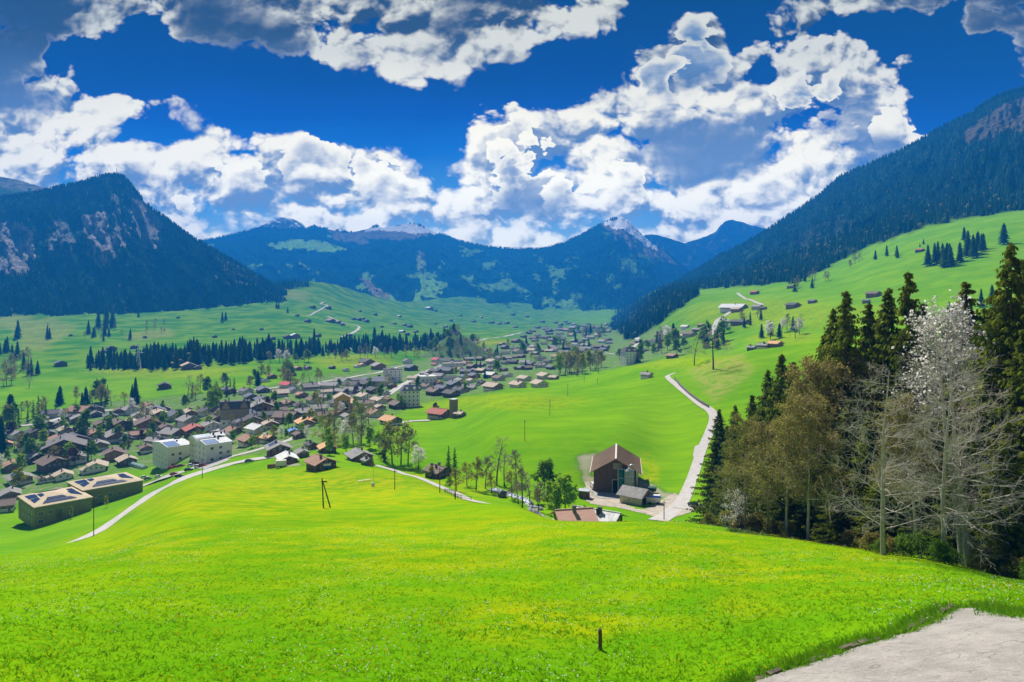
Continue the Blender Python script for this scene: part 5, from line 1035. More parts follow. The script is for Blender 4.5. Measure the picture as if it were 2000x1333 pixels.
# ---------------------------------------------------------------- poles, posts, walls
pole_w = mat('weathered_pole', (.10, .075, .055), .95, .4, 2, stretch=(3, 3, .4))
def pole(u, v, vt, label, ymin=0, arms=True, rad=.13, group='wooden line poles across the meadows', ymax=1e9):
    p = at(u, v, ymin, ymax); h = (v - vt) / F * p.y
    root = empty('utility_pole', p, R(15), label, 'utility pole', group)
    obj('shaft', MB().tube([(0, 0, -.8), (0, 0, h)], [rad, rad * .75], 8).build('shaft', pole_w), root)
    if arms:
        obj('crossarm', MB().box(-.6, .6, -.05, .05, h - .7, h - .58).build('crossarm', pole_w), root)
        for x in (-.5, .5): obj('insulator', pm('ins', lambda: MB().lathe([(.03, 0), (.07, .06), (.07, .16), (.02, .22)], 8).build('insulator', plaster)), root, (x, 0, h - .58))
    return root
for u, v, vt, ymin, lb, ymax in ((771, 957, 917, 150, 'slim wooden pole on the crest left of the two lane poles', 260), (859, 963, 913, 140, 'slim wooden pole by the lane, left one near the brown stream side house', 230), (889, 976, 920, 120, 'slim wooden pole by the lane, right of the brown stream side house', 220),
                           (183, 1048, 970, 150, 'tall wooden pole at the foot of the white lane on the left', 260), (1297, 1016, 978, 160, 'wooden pole at the edge of the gravel farmyard', 230), (1025, 862, 820, 200, 'line pole lowest on the middle meadow', 400), (1074, 812, 780, 280, 'line pole second lowest on the middle meadow', 460),
                           (1109, 775, 750, 380, 'line pole in the middle of the middle meadow', 560), (1141, 748, 730, 420, 'line pole near the top of the middle meadow', 700), (1167, 750, 739, 420, 'short line pole right of the topmost meadow pole', 700), (395, 935, 896, 200, 'slim pole at the parking bay edge', 330)):
    pole(u, v, vt, lb, ymin, ymax=ymax)
pa = at(636, 992, 120, 240); ax = empty('double_pole', pa, R(5), 'leaning pair of wooden poles standing on the foreground meadow', 'utility pole'); hh = 58 / F * pa.y
obj('shaft', MB().tube([(-.4, 0, -.8), (-.7, 0, hh)], [.15, .11], 8).build('shaft', pole_w), ax); obj('shaft', MB().tube([(1.1, .2, -.8), (-.6, .1, hh * .9)], [.15, .11], 8).build('shaft', pole_w), ax)
obj('crossarm', MB().box(-.9, .3, -.06, .06, hh * .86, hh * .9).build('crossarm', pole_w), ax)
wp = at(729, 950, 120, 250); ws = empty('measuring_mast', wp, 0, 'thin metal mast with a small white box at its foot on the meadow crest', 'mast'); hh = 42 / F * wp.y
obj('shaft', MB().tube([(0, 0, -.5), (0, 0, hh)], .07, 6).build('shaft', metal_l), ws); box_part('cabinet', ws, -.45, .45, -.75, -.15, 0, 1.2, plaster); box_part('head', ws, -.6, .6, -.1, .1, hh - .3, hh, metal_d)
tb = place('trough', 711, 941, 'pale slatted trough lying on the meadow left of the thin mast', 'trough', R(30), 120)
box_part('top', tb, -2.2, 2.2, -.3, .3, .45, .55, plaster)
for x in (-1.8, 0, 1.8): obj('leg', MB().box(x - .05, x + .05, -.25, .25, -.2, .45).build('leg', plaster), tb)
ps_ = at(1172, 1270, 5, 60); post = empty('fence_post', ps_, 0, 'short weathered wooden post alone in the foreground grass', 'post')
obj('shaft', MB().tube([(0, 0, -.3), (.01, 0, .5), (0, .01, .86)], [.085, .08, .075], 9).build('shaft', mat('old_post', (.16, .10, .06), .95, .5, 6, stretch=(4, 4, .5))), post)
obj('cap', MB().tube([(0, .01, .86), (0, .01, .875)], [.078, .05], 9).build('cap', pole_w), post)
lg = place('log_pile', 533, 915, 'low stack of sawn planks on the meadow below the bleached roof farmhouse', 'log pile', R(15), 200)
for k in range(4):
    for j in range(4 - k): obj('log', pm('log', lambda: MB().tube([(-2.2, 0, 0), (2.2, 0, 0)], .22, 8).build('log', wood_l)), lg, (0, j * .45 + k * .22, .22 + k * .38))
# retaining wall of the road bend
rw = [at(u, v, 250, 520) for u, v in ((1318, 741), (1326, 752), (1338, 764), (1352, 776), (1370, 789), (1384, 797))]; q = spline([(p.x, p.y, 0) for p in rw], 2.0); m = MB()
for i in range(len(q) - 1):
    a, b2 = q[i], q[i + 1]; za, zb2 = ground_z(a.x, a.y), ground_z(b2.x, b2.y); d = (b2 - a).normalized(); n = Vector((-d.y, d.x, 0)) * .25
    vs = [(a.x - n.x, a.y - n.y, za - .8), (b2.x - n.x, b2.y - n.y, zb2 - .8), (b2.x + n.x, b2.y + n.y, zb2 - .8), (a.x + n.x, a.y + n.y, za - .8)]; vs += [(x, y, z + 2.3) for x, y, z in vs]
    m.add(vs, [(3, 2, 1, 0), (4, 5, 6, 7), (0, 1, 5, 4), (1, 2, 6, 5), (2, 3, 7, 6), (3, 0, 4, 7)])
tag(obj('retaining_wall', m.build('retaining_wall', mat('dark_concrete', (.17, .16, .15), .9, .3))), 'grey retaining wall along the inner side of the road bend', 'wall')
# low fence of the lane
fq = spline([(q.x, q.y, 0) for q in [at(u, v, 170, 300) for u, v in ((868, 962), (885, 970), (902, 978), (920, 986))]], 2.6)
fe = empty('lane_fence', (fq[0].x, fq[0].y, ground_z(fq[0].x, fq[0].y)), 0, 'low timber rail fence along the lower side of the lane', 'fence'); fo = fe.location
for i, q in enumerate(fq):
    z = ground_z(q.x, q.y); obj('fence_post', pm('fpost', lambda: MB().box(-.06, .06, -.06, .06, -.3, 1.15).build('fence_post', pole_w)), fe, (q.x - fo.x, q.y - fo.y, z - fo.z))
    if i:
        p_0 = fq[i - 1]; z0 = ground_z(p_0.x, p_0.y); m = MB()
        for h_ in (.5, .95): m.tube([(p_0.x - fo.x, p_0.y - fo.y, z0 - fo.z + h_), (q.x - fo.x, q.y - fo.y, z - fo.z + h_)], .045, 5)
        obj('rail', m.build('rail', pole_w), fe)
# boulders by the stream
rs = random.Random(3); stone = mat('boulder', (.34, .33, .31), .95, .3, 1.2)
for k in range(16):
    u, v = rs.uniform(1028, 1062), rs.uniform(985, 1010); p = at(u, v, 160, 230); r = rs.uniform(.4, 1.0)
    me = bpy.data.meshes.new('boulder'); import bmesh; bm = bmesh.new(); bmesh.ops.create_icosphere(bm, subdivisions=2, radius=r)
    for vv_ in bm.verts: vv_.co *= .75 + .5 * float(vnoise(vv_.co.x * 2 / r + k * 7, vv_.co.y * 2 / r + vv_.co.z * 3, k)); 
    bm.to_mesh(me); bm.free(); me.materials.append(stone)
    o = obj('boulder', me, None, p); later(o, 'pale boulder on the stream bank', u, v, 'boulder', 'boulders along the stream')
rk2 = place('dark_boulder', 981, 972, 'large dark boulder on the stream bank left of the bare bush', 'boulder', 0, 180, .6)
bm = bmesh.new(); bmesh.ops.create_icosphere(bm, subdivisions=3, radius=1.5)
for vv_ in bm.verts: vv_.co *= .7 + .6 * float(vnoise(vv_.co.x + 3, vv_.co.y + vv_.co.z * 2, 9))
me = bpy.data.meshes.new('rock'); bm.to_mesh(me); bm.free(); me.materials.append(mat('dark_rock', (.12, .11, .10), .95, .4, 2)); obj('rock', me, rk2)
# sheep on the meadow behind the village: one continuous body each, head and legs grown from it
def sheep_mesh():
    me = bpy.data.meshes.new('sheep'); J = [(0, 0, .62, .30), (.45, 0, .66, .27), (-.45, 0, .66, .25), (.70, 0, .82, .13), (.92, 0, .80, .09), (.4, .16, .35, .07), (.4, .16, 0, .05), (.4, -.16, .35, .07), (.4, -.16, 0, .05), (-.42, .16, .35, .08), (-.46, .16, 0, .05), (-.42, -.16, .35, .08), (-.46, -.16, 0, .05), (-.62, 0, .6, .06)]
    E = [(0, 1), (0, 2), (1, 3), (3, 4), (1, 5), (5, 6), (1, 7), (7, 8), (2, 9), (9, 10), (2, 11), (11, 12), (2, 13)]
    me.from_pydata([j[:3] for j in J], E, []); o = bpy.data.objects.new('sheep', me); COL.objects.link(o); sk = o.modifiers.new('skin', 'SKIN')
    for i, j in enumerate(J): me.skin_vertices[0].data[i].radius = (j[3], j[3])
    me.skin_vertices[0].data[0].use_root = True; o.modifiers.new('sub', 'SUBSURF').levels = 1
    dg = bpy.context.evaluated_depsgraph_get(); r = bpy.data.meshes.new_from_object(o.evaluated_get(dg)); bpy.data.objects.remove(o); r.name = 'sheep'; r.materials.append(plaster); return r
SM = sheep_mesh()
for k in range(15):
    u, v = 150 + k * 6.2 + rs.uniform(-4, 4), 727 + rs.uniform(-3.5, 3.5); p = at(u, v, 700)
    o = obj('sheep', SM, None, p, rs.uniform(0, 6.28)); o.scale = (1.3,) * 3; later(o, 'white sheep grazing on the meadow', u, v, 'sheep', 'sheep on the meadow behind the village')
# ---------------------------------------------------------------- trees
needle = leafmat('spruce_needles', (.018, .052, .014), (.06, .11, .02), .2, .5)
needle_n = leafmat('spruce_needles_near', (.09, .14, .016), (.30, .35, .035), .6, .8)
needle_b = leafmat('spruce_needles_far', (.010, .042, .022), (.035, .08, .032), .15, .05)
bark = mat('brown_bark', (.085, .062, .045), .95, .4, 4, stretch=(4, 4, .6)); bark_g = mat('grey_bark', (.38, .35, .30), .95, .35, 5, stretch=(3, 3, .7)); bark_l = mat('pale_twigs', (.46, .425, .37), .95, .2, 2)
twig_b = mat('brown_twigs', (.40, .36, .27), .95, .3, 1)
LEAF = {'lime': leafmat('lime_leaves', (.22, .40, .02), (.38, .54, .04), .55), 'green': leafmat('green_leaves', (.12, .25, .02), (.22, .36, .035), .55), 'olive': leafmat('olive_buds', (.24, .25, .05), (.38, .36, .08), .5), 'yellow': leafmat('yellow_leaves', (.34, .38, .01), (.46, .44, .02), .4),
        'purple': leafmat('copper_leaves', (.10, .03, .04), (.19, .07, .07), .3), 'white': leafmat('white_blossom', (.62, .60, .54), (.90, .89, .86), .65, 2.0), 'brown': leafmat('brown_buds', (.20, .17, .045), (.48, .42, .12), .5, 1.5), 'grey': leafmat('grey_buds', (.20, .17, .12), (.30, .27, .21), .3)}
def tubes(P0, P1, R0, R1, n=3):
    P0 = np.asarray(P0, float); P1 = np.asarray(P1, float); d = P1 - P0; L = np.linalg.norm(d, axis=1, keepdims=True) + 1e-9; d = d / L
    ref = np.where(np.abs(d[:, 2:3]) > .9, np.array([[1., 0, 0]]), np.array([[0, 0, 1.]])); a = np.cross(d, ref); a /= np.linalg.norm(a, axis=1, keepdims=True); b = np.cross(d, a)
    V = np.zeros((len(P0), 2 * n, 3))
    for k in range(n):
        t_ = 2 * math.pi * k / n; o_ = a * math.cos(t_) + b * math.sin(t_); V[:, k] = P0 + o_ * np.asarray(R0)[:, None]; V[:, n + k] = P1 + o_ * np.asarray(R1)[:, None]
    base = (np.arange(len(P0)) * 2 * n)[:, None, None]; f = np.array([[k, (k + 1) % n, n + (k + 1) % n, n + k] for k in range(n)])[None]
    return V.reshape(-1, 3), (base + f).reshape(-1, 4)
def leaf_tris(C, size, rg, flat=.0):
    """one small ragged leaf spray per centre"""
    n = len(C); u = rg.normal(size=(n, 3)); u[:, 2] *= 1 - flat; u /= np.linalg.norm(u, axis=1, keepdims=True); w_ = rg.normal(size=(n, 3)); w_ -= u * (w_ * u).sum(1, keepdims=True); w_ /= np.linalg.norm(w_, axis=1, keepdims=True)
    s = (np.asarray(size) * rg.uniform(.6, 1.3, n))[:, None]
    V = np.stack([C - u * s * .6, C + w_ * s * .42, C + u * s * .6, C - w_ * s * .42], 1).reshape(-1, 3)
    return V, np.arange(4 * n).reshape(n, 4)
def grow(seed, H, r0, limbs, sub, twigs, lo=.3, spread=.38, up=.35, droop=0.0, lean=(0, 0), wander=.03, forks=1, seg=(5, 4, 3)):
    """trunk > limbs > branches > twigs, as tapered segments; returns trunk pieces, branch pieces and twig points"""
    rg = np.random.default_rng(seed); T = []; B = []; tips = []
    def path(p, d, L, r, n, end, curl, bag):
        pts = [p]; dd = d / np.linalg.norm(d)
        for i in range(n):
            dd = dd + rg.normal(size=3) * curl[0] + np.array([0, 0, curl[1]]); dd /= np.linalg.norm(dd); q = pts[-1] + dd * L / n
            ra, rb = r * (1 - (1 - end) * i / n), r * (1 - (1 - end) * (i + 1) / n); bag.append((pts[-1], q, ra, rb)); pts.append(q)
        return pts
    def sample(pts, f):
        x = f * (len(pts) - 1); i = min(int(x), len(pts) - 2); return pts[i] + (pts[i + 1] - pts[i]) * (x - i), pts[i + 1] - pts[i]
    for fk in range(forks):
        ang0 = rg.uniform(0, 6.28); d0 = np.array([lean[0] + (.10 * math.cos(ang0 + fk * 3.1) if forks > 1 else 0), lean[1] + (.06 * math.sin(ang0 + fk * 3.1) if forks > 1 else 0), 1.0]); Hf = H * (1 if fk == 0 else rg.uniform(.82, .95))
        off = np.array([(fk - (forks - 1) / 2) * r0 * 2.2, 0, -.3]); tr = path(off, d0, Hf, r0 * (1 if fk == 0 else .85), 10, .12, (wander, .02), T)
        for i in range(limbs // forks):
            f = lo + (1 - lo) * (i + rg.uniform(0, 1)) / (limbs // forks); p, td = sample(tr, min(f, .99)); a = i * 2.4 + rg.uniform(-.5, .5)
            Ll = H * spread * (1.1 - .75 * (f - lo) / (1 - lo)) * rg.uniform(.7, 1.25); d = np.array([math.cos(a), math.sin(a), up + rg.uniform(-.15, .25)]); rl = r0 * .21 * (1.15 - .8 * f)
            lm = path(p, d, Ll, rl, seg[0], .25, (.13, .05 - droop), B)
            for j in range(sub):
                fj = .22 + .76 * (j + rg.uniform(0, 1)) / sub; pj, dj = sample(lm, min(fj, .99)); dj = dj / np.linalg.norm(dj); dd = dj + rg.normal(size=3) * .62 + np.array([0, 0, .12 - droop])
                br_ = path(pj, dd, Ll * rg.uniform(.28, .5) * (1.15 - .5 * fj), rl * .42, seg[1], .3, (.16, .03 - droop), B)
                tips.append(br_[-1])
                for k in range(twigs):
                    pk, dk = sample(br_, min(.2 + .8 * (k + rg.uniform(0, 1)) / twigs, .99)); dk = dk / np.linalg.norm(dk); tw = path(pk, dk + rg.normal(size=3) * .7 + np.array([0, 0, .1 - droop]), Ll * rg.uniform(.10, .2) + .12, rl * .2, seg[2], .35, (.16, 0), B)
                    tips.append(tw[-1]); tips.append(tw[len(tw) // 2])
    return T, B, np.array(tips), rg
def seg_mesh(S, n):
    return tubes([s[0] for s in S], [s[1] for s in S], [s[2] for s in S], [s[3] for s in S], n)
TREE = {}
def tree_proto(key, seed, H, r0, bk, tw, leaf=None, per=1, size=.5, jit=.3, rmin=0.0, **kw):
    T, B, tips, rg = grow(seed, H, r0, **kw)
    B = [(a, b, max(r1, rmin), max(r2, rmin)) for a, b, r1, r2 in B]
    V, Fq = seg_mesh(T, 8); trunk = mesh('trunk', V, Fq, [bk], smooth=True)
    V, Fq = seg_mesh(B, 3); parts_ = [('branches', mesh('branches', V, Fq, [tw]))]
    if leaf:
        C = np.repeat(tips, per, 0) + rg.normal(size=(len(tips) * per, 3)) * jit; V, Fq = leaf_tris(C, size, rg); parts_.append(('crown', mesh('crown', V, Fq, [LEAF[leaf]])))
    TREE[key] = (H, [('trunk', trunk)] + parts_)
def spruce_template(seed, tiers, pts, rad=.15, low=.06):
    rg = np.random.default_rng(seed); V = []; Fc = []
    for i in range(tiers):
        f = i / tiers; z1 = low + (1 - low) * min(1, (f + 1.75 / tiers)); z0 = low + (1 - low) * f; r = rad * (1 - f) ** .85 * rg.uniform(.85, 1.12) + .012; o = len(V); V.append((rg.normal() * .004, rg.normal() * .004, z1)); ph = rg.uniform(0, 6.28)
        for k in range(pts * 2):
            rr = r * (rg.uniform(.85, 1.2) if k % 2 == 0 else rg.uniform(.42, .6)); a = ph + math.pi * k / pts; V.append((rr * math.cos(a), rr * math.sin(a), z0 + (-.02 if k % 2 == 0 else .012) + rg.normal() * .006))
        for k in range(pts * 2): Fc.append((o, o + 1 + k, o + 1 + (k + 1) % (pts * 2)))
    return np.array(V), np.array(Fc)
def near_spruce(key, seed, H, whorls, lenf=.19, bare=.06, dens=1.0, m_=None):
    """a spruce made of drooping boughs hung with needle sprays"""
    rg = np.random.default_rng(seed); V = []; Fq = []; segs = []
    cs = []; us = []; ss = []
    for k in range(whorls):
        for j in range(5):
            f = min(.995, max(0, k + rg.uniform(0, 1)) / whorls); z = H * (bare + (1 - bare) * f); L = H * lenf * max(.015, (1 - f)) ** .80 * rg.uniform(.7, 1.2) + .10
            a = rg.uniform(0, 6.28); Lb = L * rg.uniform(.65, 1.12); tilt = rg.uniform(-.12, .12); d = np.array([math.cos(a), math.sin(a), tilt]); side = np.array([-d[1], d[0], 0]); n = max(4, int(Lb / .34 * dens)); prev = np.array([0, 0, z])
            for i in range(1, n + 1):
                s = i / n; q = d * Lb * s + np.array([0, 0, z + Lb * (-.50 * s + .30 * s * s) + .1 * (1 - f)]) + rg.normal(size=3) * .05
                if i % 2 == 0 or i == n: segs.append((prev, q, .045 * (1 - s) + .012, .04 * (1 - s) + .008)); prev = q
                if s > .12:
                    wd = .85 * (1 - s * .5) * (.45 + .55 * min(1, Lb / 2.5))
                    for sg in (-1, 1, 0, -.5, .5):
                        dv = d * .5 + side * sg * rg.uniform(.5, .9) + np.array([0, 0, -.75 - .35 * (sg == 0)]) + rg.normal(size=3) * .15; dv /= np.linalg.norm(dv); cs.append(q + dv * wd * .45); us.append(dv); ss.append(wd)
    C = np.array(cs); U = np.array(us); S = np.array(ss)[:, None]; w_ = np.cross(U, rg.normal(size=U.shape)); w_ /= np.linalg.norm(w_, axis=1, keepdims=True)
    V = np.stack([C - U * S * .55, C + w_ * S * .27 - U * S * .1, C + U * S * .7, C - w_ * S * .27 - U * S * .1], 1).reshape(-1, 3); Fq = np.arange(len(V)).reshape(-1, 4)
    crown = mesh('crown', V, Fq, [m_ or needle_n]); V2, F2 = seg_mesh(segs, 3); lim = mesh('branches', V2, F2, [bark])
    tz = np.linspace(-.6, H, 9); tr = [((0, 0, tz[i]), (0, 0, tz[i + 1]), .017 * H * (1 - i / 8.2), .017 * H * (1 - (i + 1) / 8.2)) for i in range(8)]
    V3, F3 = seg_mesh(tr, 8); TREE[key] = (H, [('trunk', mesh('trunk', V3, F3, [bark], smooth=True)), ('branches', lim), ('crown', crown)])
for i in range(3): near_spruce('near_spruce%d' % i, 100 + i, 24, 80, (.27, .30, .25)[i])
for i in range(2): near_spruce('mid_spruce%d' % i, 120 + i, 20, 24, .17, dens=.6, m_=needle)
for i in range(4):
    V, Fc = spruce_template(10 + i, 10, 8, (.20, .17, .22, .19)[i]); sc = 20.0
    crown = mesh('crown', V * sc, Fc, [needle_b if i > 1 else needle]); TREE['far_spruce%d' % i] = (20, [('trunk', mesh('trunk', *tubes([(0, 0, -.5)], [(0, 0, 3)], [.3], [.25], 5), [bark])), ('crown', crown)])
kwm = dict(limbs=12, sub=4, twigs=3, seg=(3, 2, 2))
for i, (k, lf, pr, sz) in enumerate((('lime', 'lime', 3, .75), ('green', 'green', 4, .8), ('olive', 'olive', 2, .5), ('yellow', 'yellow', 4, .7), ('purple', 'purple', 4, .7), ('white', 'white', 3, .5), ('brown', 'brown', 2, .45))):
    for j in range(2): tree_proto('mid_%s%d' % (k, j), 200 + i * 5 + j, 12, .22, bark, twig_b, lf, pr, sz, .45, rmin=.03, lo=.22, spread=(.34, .27)[j], up=(.45, .8)[j], **kwm)
for j in range(3): tree_proto('mid_bare%d' % j, 260 + j, 14, .26, bark, twig_b, 'grey' if j == 1 else None, 1, .35, .3, rmin=.035, limbs=16, sub=5, twigs=4, lo=.25, spread=(.34, .26, .4)[j], up=(.55, .9, .4)[j], seg=(4, 3, 2))
# the near trees by the tarmac
tree_proto('grey_big', 301, 20, .34, bark_g, bark_l, None, 1, .10, .1, rmin=.008, limbs=52, sub=8, twigs=6, lo=.12, spread=.34, up=.22, droop=.015, forks=2, wander=.025)
tree_proto('grey_slim', 302, 17, .24, bark_g, bark_l, None, 1, .09, .1, rmin=.008, limbs=42, sub=8, twigs=6, lo=.16, spread=.32, up=.12, droop=.03, lean=(.02, 0))
tree_proto('brown_tall0', 303, 20, .22, bark_g, twig_b, 'brown', 2, .19, .2, rmin=.013, limbs=46, sub=8, twigs=6, lo=.32, spread=.24, up=.55)
tree_proto('brown_tall1', 304, 19, .2, bark_g, twig_b, 'brown', 2, .19, .2, rmin=.013, limbs=42, sub=8, twigs=6, lo=.26, spread=.28, up=.45)
tree_proto('olive_tall', 305, 19, .2, bark_g, twig_b, 'olive', 2, .19, .2, rmin=.013, limbs=42, sub=8, twigs=6, lo=.22, spread=.27, up=.45)
tree_proto('blossom', 306, 20, .24, bark_g, bark_l, 'white', 1, .21, .3, rmin=.012, limbs=50, sub=8, twigs=5, lo=.48, spread=.27, up=.75)
tree_proto('blossom_low', 307, 6, .12, bark_g, twig_b, 'white', 2, .16, .2, rmin=.008, limbs=20, sub=5, twigs=4, lo=.1, spread=.5, up=.5)
for j, lf in enumerate(('green', 'lime', 'brown', 'olive')): tree_proto('shrub_%s' % lf, 310 + j, 2.4, .05, bark, twig_b, lf, 3, .16, .16, rmin=.008, limbs=26, sub=4, twigs=3, lo=.02, spread=.62, up=.8)
KIND = {'bare': 'bare_tree', 'grey': 'bare_tree', 'white': 'blossoming_tree', 'blossom': 'blossoming_tree', 'purple': 'copper_beech_tree', 'shrub': 'bush'}
def tree(key, u, v, H, look, name='deciduous_tree', pt=None, ymin=150, ymax=1e9, group=None, label=None, cat='tree', wide=1.0, px=True, nokids=False):
    for k_, n_ in KIND.items():
        if k_ in key: name = n_
    p = pt or at(u, v, ymin, ymax); h = H / F * p.y if px else H; ph, parts_ = TREE[key]; s = h / ph; rz = random.Random(int(u * 31 + v * 7)).uniform(0, 6.28)
    root = empty(name, (p.x, p.y, p.z - .1), rz, scale=(s * wide, s * wide, s))
    for nm, me in parts_: obj(nm, me, root)
    if label: tag(root, label, cat, group)
    else: later(root, look, u, v - H * .4 if px else v, cat, group)
    return root
# spruces behind: (u, depth, row of the top)
for k, (u, y, vt) in enumerate(((1404, 172, 798), (1436, 160, 790), (1420, 175, 830), (1470, 150, 770), (1500, 140, 720), (1527, 128, 690), (1548, 122, 705), (1580, 118, 720), (1612, 112, 650), (1652, 100, 566), (1628, 108, 600), (1695, 104, 590), (1735, 98, 560), (1775, 92, 528), (1712, 110, 620), (1800, 96, 590), (1845, 100, 640), (1888, 88, 548), (1925, 92, 600), (1975, 72, 470), (2010, 78, 500), (2045, 70, 440), (2100, 74, 470), (1950, 85, 560), (1860, 110, 640), (1560, 105, 800), (1660, 92, 780), (1760, 82, 760), (1850, 76, 740), (1930, 70, 700), (2000, 66, 640), (1600, 95, 830), (1700, 86, 800), (1810, 74, 790), (1500, 112, 860), (1450, 130, 880), (1530, 98, 900), (1640, 84, 880), (1730, 76, 870), (1880, 68, 860), (1970, 62, 820), (2090, 62, 520), (2150, 66, 440), (2200, 58, 560), (2260, 70, 420), (2330, 64, 480), (2400, 60, 540), (2480, 70, 460))):
    p = atd(u, y); H = -(vt - V0) / F * y - p.z
    tree('near_spruce%d' % (k % 3), u, vt + 60, H, 'tall right wood spruce', 'spruce_tree', p, px=False, group='spruces of the right wood', wide=(1.0, .9, 1.1)[k % 3] * (24 / H) ** .25)
NB = [('grey_big', 1888, 1107, 468, 'big leafless grey tree with two pale trunks nearest the tarmac'), ('grey_slim', 1725, 1085, 375, 'leafless grey tree with one bent pale trunk and drooping bare boughs'), ('brown_tall0', 1620, 1060, 350, 'slim brown budding tree, left of three pale trunks at the wood edge'),
      ('brown_tall1', 1648, 1056, 360, 'slim brown budding tree, middle of three pale trunks at the wood edge'), ('brown_tall0', 1673, 1062, 340, 'slim brown budding tree, right of three pale trunks at the wood edge'), ('brown_tall1', 1578, 1050, 280, 'rounded orange brown budding tree left of the pale trunks'),
      ('olive_tall', 1535, 1043, 260, 'olive budding tree standing before the dark spruces'), ('brown_tall1', 1500, 1038, 215, 'low brown budding tree near the left end of the wood'), ('blossom', 1890, 1100, 485, 'tall tree with white blossom in its upper crown behind the twin trunks'), ('brown_tall0', 1790, 1085, 300, 'thin brown tree between the grey trees'), ('brown_tall1', 1960, 1120, 360, 'brown budding tree near the right picture edge'), ('grey_slim', 1840, 1098, 380, 'leafless grey tree tucked behind the broken stump'), ('olive_tall', 1455, 1030, 215, 'olive bush like tree at the left tip of the wood')]
for k, (key, u, v, H, lb) in enumerate(NB):
    p = at(u, v, 30, 100); dy = (-.4 if key in ('blossom',) else 0); p = atd(u, p.y + dy)
    tree(key, u, v, H, '', 'deciduous_tree', p, label=lb, wide=1.12 if 'brown' in key or 'olive' in key else 1.0)
tree('blossom_low', 1440, 1022, 70, '', 'deciduous_tree', at(1440, 1030, 60, 120), label='small white blossoming tree at the left tip of the wood')
SHR = [(1800,1092,46,'green'),(1770,1088,40,'green'),(1835,1100,40,'green'),(1560,1050,34,'lime'),(1480,1034,34,'brown'),(1515,1042,26,'brown'),(1700,1078,36,'brown'),(1660,1068,30,'brown'),(1600,1058,30,'green'),(1635,1064,26,'lime'),(1745,1086,34,'brown'),(1930,1116,40,'brown'),(1965,1124,44,'green'),(1990,1132,40,'brown'),(1860,1106,30,'green'),(1905,1114,28,'olive'),(1420,1026,30,'olive'),(1445,1030,30,'brown'),(1540,1046,28,'olive'),(1720,1084,26,'green'),(2020,1140,44,'green'),(2080,1150,44,'brown'),(2150,1156,40,'green'),(2230,1160,44,'brown'),(1385,1020,22,'olive'),(1980,1110,60,'brown'),(1950,1100,50,'green'),(1890,1090,40,'brown')]
for u, v, h, k in SHR:
    p = at(u, v, 30, 130); p = atd(u, p.y + 1.0); tree('shrub_' + k, u, v, h, '%s wood edge bush' % {'green': 'fresh green', 'lime': 'lime green', 'brown': 'brown twiggy', 'olive': 'olive'}[k], 'bush', p, group='bushes along the wood edge', cat='bush', wide=1.2)
sk_p = at(1823, 1086, 30, 100); stp = empty('broken_stump', sk_p, 0, 'broken pale orange tree stump between the bushes and the grey trees', 'stump')
obj('trunk', MB().tube([(0, 0, -.3), (.03, 0, 1.2), (.0, .02, 2.4), (-.05, 0, 3.0)], [.2, .17, .15, .10], 9).tube([(-.03, 0, 2.9), (-.10, 0, 3.5)], [.07, .015], 6).build('trunk', mat('torn_wood', (.40, .22, .09), .9, .4, 4, stretch=(4, 4, .5))), stp)
